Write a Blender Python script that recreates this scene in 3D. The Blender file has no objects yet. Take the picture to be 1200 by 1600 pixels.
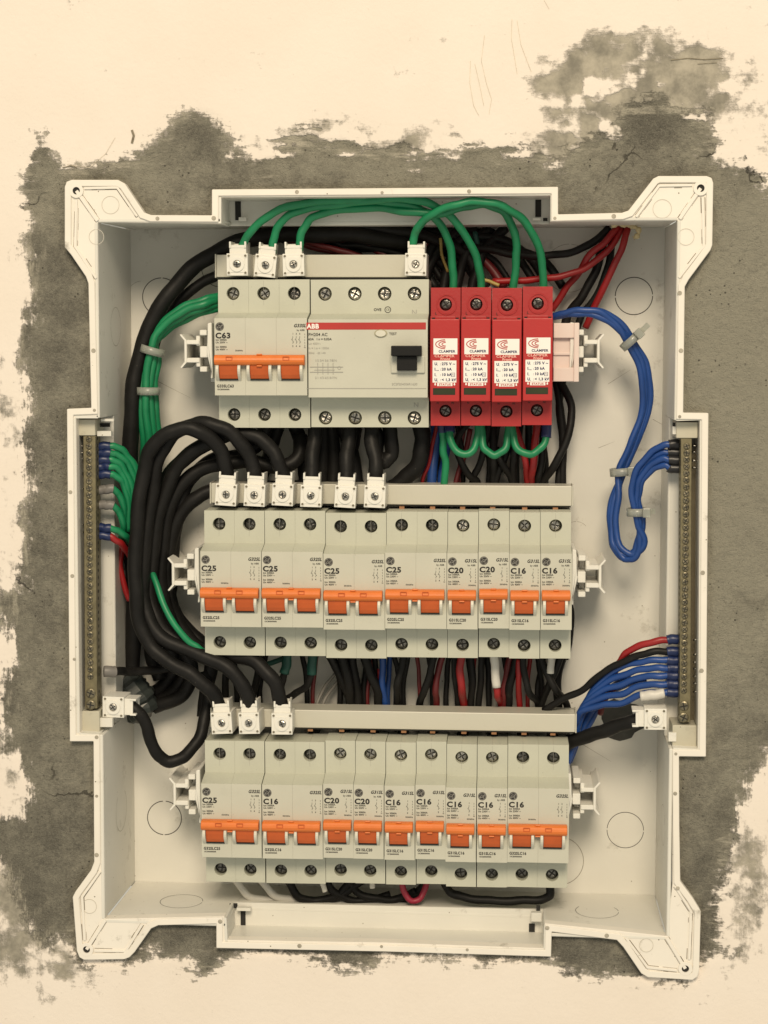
import bpy, bmesh, math, random
import numpy as np
from mathutils import Vector, Matrix, Euler
from mathutils.geometry import tessellate_polygon
random.seed(7)
S = bpy.context.scene
COL = S.collection
# ------------------------------------------------------------ camera, light, exposure
F, RX, RY, RZ = 2860.888, 0.09192, -0.00095, -0.06533          # pixels, radians
CAM = np.array([67.807, -1040.969, 135.401])                    # millimetres
def _rot(rx, ry, rz):
    cx, sx, cy, sy, cz, sz = math.cos(rx), math.sin(rx), math.cos(ry), math.sin(ry), math.cos(rz), math.sin(rz)
    a = np.array([[1,0,0],[0,cx,-sx],[0,sx,cx]]); b = np.array([[cy,0,sy],[0,1,0],[-sy,0,cy]]); c = np.array([[cz,-sz,0],[sz,cz,0],[0,0,1]])
    return a @ b @ c
RM = _rot(RX, RY, RZ)                                           # world -> (right, forward, up)
cd = bpy.data.cameras.new('camera'); cam = bpy.data.objects.new('camera', cd); COL.objects.link(cam)
cd.sensor_fit = 'VERTICAL'; cd.sensor_height = 36; cd.lens = F / 1600 * 36
cd.clip_start = 0.05; cd.clip_end = 50
r, f, u = RM[0], RM[1], RM[2]
M4 = Matrix(((r[0], u[0], -f[0], CAM[0]*.001), (r[1], u[1], -f[1], CAM[1]*.001), (r[2], u[2], -f[2], CAM[2]*.001), (0,0,0,1)))
cam.matrix_world = M4
S.camera = cam
W = bpy.data.worlds.new('World'); S.world = W; W.use_nodes = True
bg = W.node_tree.nodes['Background']; bg.inputs[0].default_value = (0.97, 0.925, 0.785, 1); bg.inputs[1].default_value = 0.58
def area(name, loc, target, size, power, col):
    l = bpy.data.lights.new(name, 'AREA'); l.shape = 'DISK'; l.size = size; l.energy = power; l.color = col
    o = bpy.data.objects.new(name, l); COL.objects.link(o); o.location = loc
    o.rotation_euler = (Vector(target) - Vector(loc)).to_track_quat('-Z', 'Y').to_euler(); return o
area('ceiling_lamp', (0.16, -2.9, 2.0), (0.0, 0.0, 0.0), 1.2, 103.0, (1.0, 0.835, 0.615))
S.view_settings.view_transform = 'Standard'; S.view_settings.look = 'None'
S.view_settings.exposure = 0.0; S.view_settings.gamma = 1.0
S.view_settings.use_curve_mapping = False
S.render.engine = 'CYCLES'

# ------------------------------------------------------------ helpers
def P(px, py, y):
    """photo pixel -> point in millimetres on the plane at depth y (rim plane = 0)"""
    d = RM.T @ np.array([(px - 600) / F, 1, (800 - py) / F])
    t = (y - CAM[1]) / d[1]
    p = CAM + t * d
    return Vector((p[0], p[1], p[2]))
def tag(o, label=None, cat=None, group=None, kind=None):
    if label: o['label'] = label
    if cat: o['category'] = cat
    if group: o['group'] = group
    if kind: o['kind'] = kind
    return o
def empty(name, loc):
    o = bpy.data.objects.new(name, None); COL.objects.link(o); o.location = Vector(loc) * .001
    o.empty_display_size = .01
    return o
def copy_tree(o, parent=None):
    c = o.copy(); COL.objects.link(c); c.parent = parent
    for ch in list(o.children): copy_tree(ch, c)
    return c
class MB:
    def __init__(s): s.v = []; s.f = []; s.m = []; s.sm = []
    def add(s, vs, fs, mi=0, smooth=False):
        n = len(s.v); s.v += [tuple(v) for v in vs]
        for q in fs: s.f.append([n + i for i in q]); s.m.append(mi); s.sm.append(smooth)
        return s
    def box(s, x0, x1, y0, y1, z0, z1, mi=0):
        v = [(x0,y0,z0),(x1,y0,z0),(x1,y1,z0),(x0,y1,z0),(x0,y0,z1),(x1,y0,z1),(x1,y1,z1),(x0,y1,z1)]
        return s.add(v, [(0,3,2,1),(4,5,6,7),(0,1,5,4),(1,2,6,5),(2,3,7,6),(3,0,4,7)], mi)
    def slab(s, q, off, mi=0):
        q = [Vector(p) for p in q]; off = Vector(off); n = len(q)
        v = q + [p + off for p in q]
        return s.add(v, [list(range(n)), [n + i for i in reversed(range(n))]] + [(i, n + i, n + (i+1) % n, (i+1) % n) for i in range(n)], mi)
    def prism_x(s, prof, x0, x1, mi=0, smooth=False):              # prof: (y,z) points
        n = len(prof)
        v = [(x0, a, b) for a, b in prof] + [(x1, a, b) for a, b in prof]
        s.add(v, [list(range(n)), [n + i for i in reversed(range(n))]], mi)
        return s.add(v, [(i, (i+1) % n, n + (i+1) % n, n + i) for i in range(n)], mi, smooth)
    def plate(s, outer, holes, y0, y1, mi=0, side=True, hmi=None):  # outer/holes: (x,z) loops, thickness y0..y1
        loops = [outer] + holes
        vec = [[Vector((a, b, 0)) for a, b in l] for l in loops]
        tri = tessellate_polygon(vec)
        flat = [p for l in loops for p in l]
        s.add([(a, y0, b) for a, b in flat], [list(t) for t in tri], mi)
        if y1 is not None and side:
            s.add([(a, y1, b) for a, b in flat], [list(reversed(t)) for t in tri], mi)
            for k, l in enumerate(loops):
                n = len(l); v = [(a, y0, b) for a, b in l] + [(a, y1, b) for a, b in l]
                s.add(v, [(i, (i+1) % n, n + (i+1) % n, n + i) for i in range(n)], mi if k == 0 or hmi is None else hmi)
        return s
    def cyl(s, x, z, r, y0, y1, n=20, mi=0, cap=True, r1=None):
        r1 = r if r1 is None else r1
        a = [(x + r*math.cos(2*math.pi*i/n), y0, z + r*math.sin(2*math.pi*i/n)) for i in range(n)]
        b = [(x + r1*math.cos(2*math.pi*i/n), y1, z + r1*math.sin(2*math.pi*i/n)) for i in range(n)]
        s.add(a + b, [(i, (i+1) % n, n + (i+1) % n, n + i) for i in range(n)], mi, True)
        if cap: s.add(a, [list(range(n))], mi); s.add(b, [list(reversed(range(n)))], mi)
        return s
    def ring(s, x, z, r0, r1, y0, y1, n=24, mi=0):
        o = [(x + r1*math.cos(2*math.pi*i/n), z + r1*math.sin(2*math.pi*i/n)) for i in range(n)]
        h = [(x + r0*math.cos(2*math.pi*i/n), z + r0*math.sin(2*math.pi*i/n)) for i in range(n)]
        return s.plate(o, [h], y0, y1, mi)
    def tube(s, pts, rad, n=12, mi=0, flat=1.0):
        pts = [Vector(p) for p in pts]
        rads = rad if isinstance(rad, (list, tuple)) else [rad] * len(pts)
        vs = []; fs = []
        t0 = (pts[1] - pts[0]).normalized()
        nrm = t0.orthogonal().normalized()
        for i, p in enumerate(pts):
            t = (pts[min(i+1, len(pts)-1)] - pts[max(i-1, 0)]).normalized()
            nrm = (nrm - t * nrm.dot(t)).normalized(); b = t.cross(nrm)
            for k in range(n):
                a = 2*math.pi*k/n
                vs.append(p + (nrm*math.cos(a) + b*math.sin(a)) * rads[i])
        for i in range(len(pts)-1):
            for k in range(n):
                fs.append((i*n+k, i*n+(k+1) % n, (i+1)*n+(k+1) % n, (i+1)*n+k))
        s.add(vs, fs, mi, True)
        m = len(s.v) - len(vs)
        s.f.append([m + k for k in reversed(range(n))]); s.m.append(mi); s.sm.append(False)
        s.f.append([m + len(vs) - n + k for k in range(n)]); s.m.append(mi); s.sm.append(False)
        return s
    def text(s, body, x, z, size, y, mi=0, align='L', bold=0.0, shear=0.0, sx=1.0):
        v, fs, w = text_mesh(body, bold, shear)
        ox = x - (w*size*sx if align == 'R' else w*size*sx/2 if align == 'C' else 0)
        return s.add([(ox + a*size*sx, y, z + b*size) for a, b in v], fs, mi)
    def build(s, name, mats, parent=None, bevel=0, origin=(0,0,0), seg=2, ang=35):
        o3 = Vector(origin)
        me = bpy.data.meshes.new(name)
        me.from_pydata([((a-o3.x)*.001, (b-o3.y)*.001, (c-o3.z)*.001) for a, b, c in s.v], [], s.f)
        mats = mats if isinstance(mats, (list, tuple)) else [mats]
        for m in mats: me.materials.append(m)
        me.polygons.foreach_set('material_index', s.m); me.polygons.foreach_set('use_smooth', s.sm)
        me.validate()
        bm = bmesh.new(); bm.from_mesh(me)
        bmesh.ops.remove_doubles(bm, verts=bm.verts, dist=2e-6)
        bmesh.ops.recalc_face_normals(bm, faces=bm.faces)
        bm.to_mesh(me); bm.free()
        o = bpy.data.objects.new(name, me); COL.objects.link(o)
        if parent is not None: o.parent = parent
        else: o.location = o3 * .001
        if bevel:
            b = o.modifiers.new('bevel', 'BEVEL'); b.width = bevel*.001; b.segments = seg
            b.limit_method = 'ANGLE'; b.angle_limit = math.radians(ang); b.harden_normals = False
        return o
_tc = {}
def text_mesh(body, bold, shear):
    k = (body, bold, shear)
    if k not in _tc:
        cu = bpy.data.curves.new('t', 'FONT'); cu.body = body; cu.size = 1; cu.offset = bold; cu.shear = shear; cu.resolution_u = 3; cu.space_character = 1.0+bold*2.2
        o = bpy.data.objects.new('t', cu); COL.objects.link(o)
        dg = bpy.context.evaluated_depsgraph_get(); dg.update()
        me = bpy.data.meshes.new_from_object(o.evaluated_get(dg))
        v = [(p.co.x, p.co.y) for p in me.vertices]; fs = [list(p.vertices) for p in me.polygons]
        w = max([a for a, b in v] + [0])
        _tc[k] = (v, fs, w)
        bpy.data.objects.remove(o); bpy.data.meshes.remove(me); bpy.data.curves.remove(cu)
    return _tc[k]
def spline(pts, sub=8):
    pts = [Vector(p) for p in pts]
    if len(pts) == 2: return [pts[0].lerp(pts[1], i/6) for i in range(7)]
    e = [2*pts[0]-pts[1]] + pts + [2*pts[-1]-pts[-2]]
    out = []
    for i in range(1, len(e)-2):
        a, b, c, d = e[i-1], e[i], e[i+1], e[i+2]
        ta = max((b-a).length, 1e-3)**.5; tb = max((c-b).length, 1e-3)**.5; tc = max((d-c).length, 1e-3)**.5
        for k in range(sub):
            t = k/sub
            m1 = (c-b) + tb*((b-a)/ta - (c-a)/(ta+tb)); m2 = (c-b) + tb*((d-c)/tc - (d-b)/(tb+tc))
            out.append(b*(2*t**3-3*t**2+1) + m1*(t**3-2*t**2+t) + c*(-2*t**3+3*t**2) + m2*(t**3-t**2))
    return out + [pts[-1]]
def strip(pts, w, closed=False, inset=False):
    """polyline of (x,z) -> closed polygon(s) of width w with mitred corners; inset keeps the given line as one edge"""
    pts = [Vector(p) for p in pts]; n = len(pts); A = []; B = []
    for i in range(n):
        p = pts[i]
        a = (p - pts[i-1]).normalized() if (closed or i > 0) else None
        b = (pts[(i+1) % n] - p).normalized() if (closed or i < n-1) else None
        a = a or b; b = b or a
        na = Vector((-a.y, a.x)); nb = Vector((-b.y, b.x)); m = (na+nb)
        m = m / max(m.length_squared, .3) * 2 if True else m
        k = 1/max(.35, (na.dot(m.normalized())))
        m = m.normalized()*k
        if inset: A.append(p); B.append(p + m*w)
        else: A.append(p + m*w/2); B.append(p - m*w/2)
    return A, B

# ------------------------------------------------------------ materials
def srgb(r, g, b):
    f = lambda c: (c/255/12.92) if c/255 <= .04045 else ((c/255+.055)/1.055)**2.4
    return (f(r), f(g), f(b), 1)
def mat(name, col, rough=.5, metal=0, var=0.06, scale=60, bump=.0, bscale=400, dirt=0, dirtcol=(.12,.10,.07,1), spec=.5, trans=0, sss=0):
    m = bpy.data.materials.new(name); m.use_nodes = True; nt = m.node_tree; N = nt.nodes; L = nt.links
    b = N['Principled BSDF']; b.inputs['Roughness'].default_value = rough; b.inputs['Metallic'].default_value = metal
    b.inputs['Specular IOR Level'].default_value = spec
    if trans: b.inputs['Transmission Weight'].default_value = trans
    tc = N.new('ShaderNodeTexCoord'); no = N.new('ShaderNodeTexNoise'); no.inputs['Scale'].default_value = scale; no.inputs['Detail'].default_value = 6
    geo = N.new('ShaderNodeNewGeometry')
    L.new(geo.outputs['Position'], no.inputs['Vector'])
    mx = N.new('ShaderNodeMix'); mx.data_type = 'RGBA'
    c = Vector(col[:3]); mx.inputs['A'].default_value = (*(c*(1-var)), 1); mx.inputs['B'].default_value = (*(c*(1+var)), 1)
    mr = N.new('ShaderNodeMapRange'); mr.inputs['From Min'].default_value = .3; mr.inputs['From Max'].default_value = .7
    L.new(no.outputs['Fac'], mr.inputs['Value']); L.new(mr.outputs['Result'], mx.inputs['Factor'])
    out = mx.outputs['Result']
    if dirt:
        n2 = N.new('ShaderNodeTexNoise'); n2.inputs['Scale'].default_value = 45; n2.inputs['Detail'].default_value = 9; n2.inputs['Roughness'].default_value = .72
        L.new(geo.outputs['Position'], n2.inputs['Vector'])
        r2 = N.new('ShaderNodeMapRange'); r2.inputs['From Min'].default_value = .60; r2.inputs['From Max'].default_value = .74; r2.inputs['To Max'].default_value = dirt
        L.new(n2.outputs['Fac'], r2.inputs['Value'])
        m2 = N.new('ShaderNodeMix'); m2.data_type = 'RGBA'; m2.inputs['B'].default_value = dirtcol
        L.new(r2.outputs['Result'], m2.inputs['Factor']); L.new(out, m2.inputs['A']); out = m2.outputs['Result']
        # fine specks
        n3 = N.new('ShaderNodeTexVoronoi'); n3.inputs['Scale'].default_value = 110; L.new(geo.outputs['Position'], n3.inputs['Vector'])
        wn = N.new('ShaderNodeMath'); wn.operation = 'LESS_THAN'; wn.inputs[1].default_value = .045
        L.new(n3.outputs['Distance'], wn.inputs[0])
        mm = N.new('ShaderNodeMath'); mm.operation = 'MULTIPLY'; mm.inputs[1].default_value = min(1, dirt*1.3); L.new(wn.outputs[0], mm.inputs[0])
        m3 = N.new('ShaderNodeMix'); m3.data_type = 'RGBA'; m3.inputs['B'].default_value = dirtcol
        L.new(mm.outputs[0], m3.inputs['Factor']); L.new(out, m3.inputs['A']); out = m3.outputs['Result']
    L.new(out, b.inputs['Base Color'])
    if bump:
        nb = N.new('ShaderNodeTexNoise'); nb.inputs['Scale'].default_value = bscale; nb.inputs['Detail'].default_value = 4
        L.new(geo.outputs['Position'], nb.inputs['Vector'])
        bp = N.new('ShaderNodeBump'); bp.inputs['Strength'].default_value = bump; bp.inputs['Distance'].default_value = .0006
        L.new(nb.outputs['Fac'], bp.inputs['Height']); L.new(bp.outputs['Normal'], b.inputs['Normal'])
    return m
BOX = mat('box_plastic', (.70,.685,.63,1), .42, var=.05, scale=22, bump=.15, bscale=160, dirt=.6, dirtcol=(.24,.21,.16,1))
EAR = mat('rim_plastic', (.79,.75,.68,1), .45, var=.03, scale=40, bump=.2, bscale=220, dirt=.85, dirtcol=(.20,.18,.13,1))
GRIME = mat('grime', (.16,.13,.09,1), .8, var=.4, scale=300)
GROOVE = mat('groove_dirt', (.05,.045,.04,1), .8)  # dirt sitting in the knock-out grooves
DARK = mat('dark_cavity', (.018,.017,.015,1), .8)
MCB = mat('breaker_plastic', (.50,.505,.42,1), .48, var=.035, scale=60, bump=.15, bscale=900, dirt=.13)
MCBF = mat('breaker_front_plastic', (.525,.52,.44,1), .42, var=.03, scale=60, bump=.10, bscale=900, dirt=.10)
CHEEK = mat('cheek_plastic', (.60,.585,.50,1), .4)
ORANGE = mat('orange_toggle', (.68,.17,.028,1), .42, var=.05, scale=120, bump=.12, bscale=700)
ORANGE2 = mat('orange_toggle_body', (.52,.10,.018,1), .5, var=.08, scale=120)
INK = mat('grey_ink', (.035,.034,.032,1), .7, spec=.2)
INK2 = mat('pale_ink', (.32,.31,.28,1), .6)
RED = mat('red_housing', (.37,.016,.017,1), .42, var=.05, scale=70, bump=.15, bscale=800)
REDL = mat('red_cartridge', (.42,.019,.019,1), .38, var=.04, scale=70, bump=.1, bscale=800)
REDINK = mat('red_ink', (.42,.022,.018,1), .5)
NAVY = mat('navy_ink', (.012,.015,.09,1), .5)
STICK = mat('white_sticker', (.84,.82,.78,1), .35, var=.02)
PINK = mat('pale_red_ink', (.86,.50,.42,1), .5)
WIN = mat('status_window', (.030,.036,.012,1), .15, var=.2)
STEEL = mat('screw_steel', (.42,.40,.36,1), .26, 1, var=.45, scale=700, bump=.9, bscale=600)
DSTEEL = mat('dark_screw', (.15,.145,.135,1), .3, 1, var=.6, scale=700, bump=1.0, bscale=600)
BRASS = mat('brass', (.20,.175,.105,1), .5, .55, var=.2, scale=200, bump=.2)
COPPER = mat('copper', (.42,.22,.12,1), .45, .9, var=.15)
BSCREW = mat('brass_screw', (.22,.195,.135,1), .4, .9, var=.3, scale=500, bump=.3, bscale=900)
CHAN = mat('smoky_channel', (.16,.135,.085,1), .22, var=.2, scale=40)
ENDB = mat('end_block_plastic', (.50,.475,.38,1), .45, var=.05, dirt=.4)
BUS = mat('busbar_cover', (.56,.545,.47,1), .38, var=.02, scale=40, bump=.08, bscale=500, dirt=.06)
CLAMPM = mat('clamp_plastic', (.76,.745,.69,1), .35, var=.02)
SUP = mat('support_plastic', (.78,.765,.71,1), .4, var=.03, bump=.15, dirt=.12)
SPACER = mat('spacer_plastic', (.72,.60,.55,1), .45, var=.02)
GALV = mat('rail_steel', (.55,.54,.50,1), .4, .9, var=.1)
KB = mat('black_insulation', (.0095,.009,.0085,1), .5, var=.3, scale=90, bump=.3, bscale=250, spec=.22, dirt=.10, dirtcol=(.20,.18,.15,1))
KG = mat('green_insulation', (.008,.21,.085,1), .42, var=.12, scale=80, bump=.15, bscale=350)
KGD = mat('dark_green_sleeve', (.006,.06,.045,1), .5, var=.12)
KR = mat('red_insulation', (.29,.011,.013,1), .42, var=.12, scale=80, bump=.15, bscale=350)
KU = mat('blue_insulation', (.012,.056,.235,1), .40, var=.12, scale=80, bump=.15, bscale=350)
KW = mat('white_insulation', (.62,.60,.55,1), .45, var=.06, bump=.2, dirt=.4)
KP = mat('pink_insulation', (.33,.022,.05,1), .42, var=.12)
KM = mat('maroon_insulation', (.13,.012,.014,1), .45, var=.12)
FU = mat('blue_ferrule', (.010,.022,.088,1), .38, var=.1)
FK = mat('black_ferrule', (.015,.015,.017,1), .38)
FG = mat('grey_ferrule', (.17,.16,.15,1), .45)
KY = mat('yellow_insulation', (.38,.29,.08,1), .45)
KW_SHADED = mat('shaded_white_insulation', (.20,.19,.17,1), .5)  # white wires deep in the gap, their shade put into the colour
TAPE = mat('grey_tape', (.035,.042,.040,1), .38, var=.3, scale=70, bump=.5, bscale=90)
TIE = mat('cable_tie_nylon', (.62,.64,.58,1), .28, var=.04, trans=.62)
FOAM = mat('expanding_foam', (.62,.52,.30,1), .8, var=.15, bump=.6, bscale=250)

# ------------------------------------------------------------ wall with cement patching
def vnoise(x, y, seed):
    rs = np.random.RandomState(seed); T = rs.rand(256, 256)
    xi = np.floor(x).astype(int); yi = np.floor(y).astype(int); fx = x-xi; fy = y-yi
    fx = fx*fx*(3-2*fx); fy = fy*fy*(3-2*fy)
    g = lambda a, b: T[a % 256, b % 256]
    return (g(xi,yi)*(1-fx)+g(xi+1,yi)*fx)*(1-fy)+(g(xi,yi+1)*(1-fx)+g(xi+1,yi+1)*fx)*fy
def fbm(x, y, sx, sy, seed, o=5):
    s = 0; a = .5; t = 0
    for k in range(o): s = s + a*vnoise(x/sx*2**k+11.3*k, y/sy*2**k+7.1*k, seed+k); t += a; a *= .55
    return s/t*2-1
def sdist(X, Y, poly):
    d = np.full(X.shape, 1e9); ins = np.zeros(X.shape, bool); n = len(poly)
    for i in range(n):
        x0, y0 = poly[i]; x1, y1 = poly[(i+1) % n]
        ex, ey = x1-x0, y1-y0; l = ex*ex+ey*ey+1e-9
        t = np.clip(((X-x0)*ex+(Y-y0)*ey)/l, 0, 1)
        d = np.minimum(d, np.hypot(X-x0-t*ex, Y-y0-t*ey))
        c = ((y0 > Y) != (y1 > Y)); xx = (x1-x0)*(Y-y0)/((y1-y0) if y1 != y0 else 1e-9)+x0
        ins ^= (c & (X < xx))
    return np.where(ins, d, -d)
INNER = [(152,347),(345,349),(345,308),(861,305),(861,346),(1059,344),(1057,500),(1056,657),(1094,656),(1091,1171),(1052,1169),
         (1051,1300),(1051,1382),(1042,1464),(960,1455),(851,1444),(850,1483),(600,1474),(355,1470),(350,1433),(163,1437),
         (160,1340),(155,1148),(124,1146),(118,653),(153,653),(152,500)]
OUTER = [(101,292),(104,284),(112,281),(184,281),(195,287),(225,332),(236,336),(331,336.5),(331,296),(600,294),(872,292),(872,335),(972,332.5),
         (982,329),(1021,279),(1029,275),(1104,275),(1112,278),(1114.5,286),(1113,383),(1110,391),(1076,437),(1070,448),(1067.5,645),
         (1107,645.5),(1103,1182.5),(1061,1182),(1061.5,1290),(1063,1377),(1083,1404),(1095,1424),(1092.5,1516),(1090,1526),(1082,1531.5),
         (1012,1527),(1002,1521),(974,1480),(964,1469),(862,1456),(861,1495),(600,1487),(338,1481.5),(338,1443.5),(247,1446),(236,1451),
         (210,1488),(202,1496),(194,1499),(131,1500),(124,1496),(120,1486),(113.5,1402),(118,1393),(142,1360),(147,1347),(146,1158.5),
         (109,1158.5),(104.5,639),(142.5,637.5),(138,443),(134,432),(111,398),(101,386)]
CEM = [(42,240),(60,212),(78,228),(100,262),(180,262),(215,240),(250,212),(272,180),(310,174),(345,186),(362,238),(400,222),(440,200),(480,190),
       (560,196),(620,206),(660,226),(720,206),(760,194),(800,200),(830,228),(870,258),(900,225),(925,200),(960,196),(990,160),(1030,146),(1060,178),
       (1108,182),(1116,205),(1112,252),(1160,262),(1200,288),(1260,300),(1700,300),(1700,1180),(1200,1180),(1180,1205),(1170,1240),(1150,1270),(1138,1330),
       (1132,1400),(1124,1460),(1140,1490),(1100,1500),(1088,1528),(1060,1540),(1000,1534),(905,1522),(862,1504),(760,1500),(600,1488),(588,1506),(545,1512),
       (490,1508),(474,1490),(370,1491),(342,1503),(320,1515),(280,1503),(240,1500),(200,1504),(125,1502),(104,1468),(72,1482),(45,1440),(22,1380),(8,1350),
       (-300,1300),(-300,1280),(0,1283),(30,1275),(46,1245),(32,1200),(6,1170),(4,1100),(14,1000),(2,940),(36,905),(38,800),(46,650),(34,600),(38,520),(48,440),(40,300)]
def axis(lo, hi, step, far):
    a = list(np.arange(lo, hi+.1, step)); l = []; v = lo; s = step
    while v > -far: s *= 1.5; v -= s; l.append(v)
    h = []; v = hi; s = step
    while v < hi+far: s *= 1.5; v += s; h.append(v)
    return np.array(l[::-1]+a+h)
ax = axis(-70, 1270, 4, 2600); ay = axis(-70, 1670, 4, 2600)
X, Y = np.meshgrid(ax, ay)
sd = sdist(X, Y, CEM)
far = np.clip((np.maximum(np.maximum(-X, X-1200), np.maximum(-Y, Y-1600))-60)/200, 0, 1)
n1 = fbm(X, Y, 55, 45, 3); n2 = fbm(X, Y, 16, 12, 20); nstreak = fbm(X, Y, 90, 12, 40); nv = fbm(X, Y, 12, 70, 50)
top = np.clip((340-Y)/80, 0, 1)
side = np.clip((120-X)/60, 0, 1)+np.clip((X-1120)/50, 0, 1)*np.clip((Y-1150)/60, 0, 1)
streakz = np.clip((X-370)/40, 0, 1)*np.clip((850-X)/60, 0, 1)*np.clip((292-Y)/60, 0, 1)
cem = np.clip(sd/26, -2.2, 2.2) - 1.25*streakz + 1.6*streakz*fbm(X, Y, 45, 9, 140) + .45*n1 + .35*n2 + .8*nstreak*top*np.clip((820-X)/100, 0, 1)*np.clip((X-370)/40, 0, 1) + .35*nv*side
def blob(cx, cy, rx, ry, p=1): return np.clip(1-np.hypot((X-cx)/rx, (Y-cy)/ry), 0, 1)**p
thin = (1.9*blob(985,150,170,120,.7)+1.7*blob(960,190,120,60,.7)+1.0*blob(1060,120,120,60,.8)+1.2*blob(900,110,90,70)+1.0*blob(1120,130,110,90)*.9+1.5*blob(880,235,110,60)+.9*blob(1180,205,60,60)*.5
        +1.3*blob(560,225,230,60)+.8*blob(1000,110,240,90)+1.6*blob(1170,1370,60,170)+1.7*blob(60,1470,80,110)+1.3*blob(20,1400,70,160)+.75*blob(12,700,45,280)+1.0*blob(15,1230,60,90)
        +.9*blob(20,950,60,120)+.8*blob(110,1530,90,60)+.5*blob(1120,1530,90,60)+.35*blob(540,1500,80,26)+.4*blob(80,230,70,50)+.5*blob(890,1515,110,28)+.5*blob(300,1510,110,25))
thin = thin*(.62+.95*n1+.7*fbm(X, Y, 28, 22, 210))+.32*n2*np.clip(thin*3, 0, 1)+.30*nv*np.clip(thin*3, 0, 1)*side+.02*n1
dark = fbm(X, Y, 120, 160, 77) + .9*blob(1060,200,110,80) + .9*blob(1040,195,60,60) + .6*blob(925,215,30,30) + .7*blob(310,215,70,50) + .9*np.clip((200-X)/200, 0, 1)*np.clip((Y-200)/300, 0, 1) + .7*np.clip((Y-1250)/200, 0, 1)-.1 - .9*np.clip((X-1040)/80, 0, 1)*np.clip((Y-230)/80, 0, 1)*np.clip((1150-Y)/200, 0, 1) - .4*np.clip((290-Y)/50, 0, 1)*np.clip((820-X)/60, 0, 1)*np.clip((X-380)/40, 0, 1)
thin *= (1-far)
GREL = fbm(X, Y, 30, 30, 90)
edge = np.exp(-np.abs(sdist(X, Y, OUTER))/9.0)
depth = 4.0 + 3.2*np.exp(-np.abs(sdist(X, Y, OUTER))/4.5)*np.clip(fbm(X, Y, 26, 26, 300)+.55, 0, 1) - .5*edge*np.clip(fbm(X, Y, 14, 14, 310), 0, 1) + 1.1*np.clip(cem+.2, 0, 1) + .5*GREL*np.clip(cem, 0, 1) + .12*n1
ny, nx = X.shape
verts = []
for j in range(ny):
    for i in range(nx):
        verts.append(P(ax[i], ay[j], depth[j, i])*.001)
sdi = sdist(X, Y, INNER)
cut = sdi > -1.0
faces = []
for j in range(ny-1):
    for i in range(nx-1):
        if cut[j,i] or cut[j+1,i] or cut[j,i+1] or cut[j+1,i+1]: continue
        faces.append((j*nx+i, (j+1)*nx+i, (j+1)*nx+i+1, j*nx+i+1))
me = bpy.data.meshes.new('wall'); me.from_pydata(verts, [], faces)
me.polygons.foreach_set('use_smooth', [True]*len(faces))
for nm, arr in (('cement', cem), ('thin', thin), ('tone', dark), ('side', np.clip(side, 0, 1)*np.clip((Y-300)/100, 0, 1))):
    at = me.attributes.new(nm, 'FLOAT', 'POINT'); at.data.foreach_set('value', arr.ravel().astype(np.float32))
wall = bpy.data.objects.new('wall', me); COL.objects.link(wall); tag(wall, kind='structure')
tag(wall, 'cream painted wall with rough grey cement patched around the box', 'wall')
m = bpy.data.materials.new('patched_wall'); m.use_nodes = True; nt = m.node_tree; N = nt.nodes; L = nt.links
b = N['Principled BSDF']; b.inputs['Roughness'].default_value = .85; b.inputs['Specular IOR Level'].default_value = .25
geo = N.new('ShaderNodeNewGeometry')
def att(n): a = N.new('ShaderNodeAttribute'); a.attribute_name = n; return a.outputs['Fac']
def noise(sc, det=6, ro=.6, vec=None):
    n = N.new('ShaderNodeTexNoise'); n.inputs['Scale'].default_value = sc; n.inputs['Detail'].default_value = det; n.inputs['Roughness'].default_value = ro
    L.new(vec or geo.outputs['Position'], n.inputs['Vector']); return n.outputs['Fac']
def mth(op, a, b=None, c=None, clamp=False):
    n = N.new('ShaderNodeMath'); n.operation = op; n.use_clamp = clamp
    for i, q in enumerate((a, b, c)):
        if q is None: continue
        if isinstance(q, (int, float)): n.inputs[i].default_value = q
        else: L.new(q, n.inputs[i])
    return n.outputs[0]
def mrange(v, a, b, c=0, d=1):
    n = N.new('ShaderNodeMapRange'); n.interpolation_type = 'SMOOTHSTEP'
    for k, q in (('From Min', a), ('From Max', b), ('To Min', c), ('To Max', d)): n.inputs[k].default_value = q
    L.new(v, n.inputs['Value']); return n.outputs['Result']
def mixc(f, a, b_):
    n = N.new('ShaderNodeMix'); n.data_type = 'RGBA'
    for k, q in (('Factor', f), ('A', a), ('B', b_)):
        if isinstance(q, (tuple, float)): n.inputs[k].default_value = q
        else: L.new(q, n.inputs[k])
    return n.outputs['Result']
def mapv(sc, rot=(0, 0, 0)):
    n = N.new('ShaderNodeMapping'); n.inputs['Scale'].default_value = sc; n.inputs['Rotation'].default_value = rot
    L.new(geo.outputs['Position'], n.inputs['Vector']); return n.outputs['Vector']
nf = noise(260, 8, .7); nm_ = noise(70, 8, .65); nl = noise(14, 5, .6); nff = noise(1400, 3, .6)
hz = noise(60, 9, .75, mapv((.35, 1, 2.6), (0, .12, 0)))            # trowel drags, nearly level
vt = noise(60, 9, .75, mapv((2.4, 1, .4), (0, -.1, 0)))             # and upright ones at the sides
strk = mixc(mrange(att('side'), .2, .8), hz, vt)
e = mth('ADD', att('cement'), mth('MULTIPLY', mth('SUBTRACT', nf, .5), 2.4))
e = mth('ADD', e, mth('MULTIPLY', mth('SUBTRACT', nm_, .5), 2.2))
e = mth('ADD', e, mth('MULTIPLY', mth('SUBTRACT', strk, .5), 3.4))
fc = mrange(e, -.20, .30)
t2 = mth('ADD', att('thin'), mth('MULTIPLY', mth('SUBTRACT', nm_, .5), 1.6))
t2 = mth('ADD', t2, mth('MULTIPLY', mth('SUBTRACT', nf, .5), 1.6))
t2 = mth('ADD', t2, mth('MULTIPLY', mth('SUBTRACT', strk, .5), 1.6))
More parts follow.
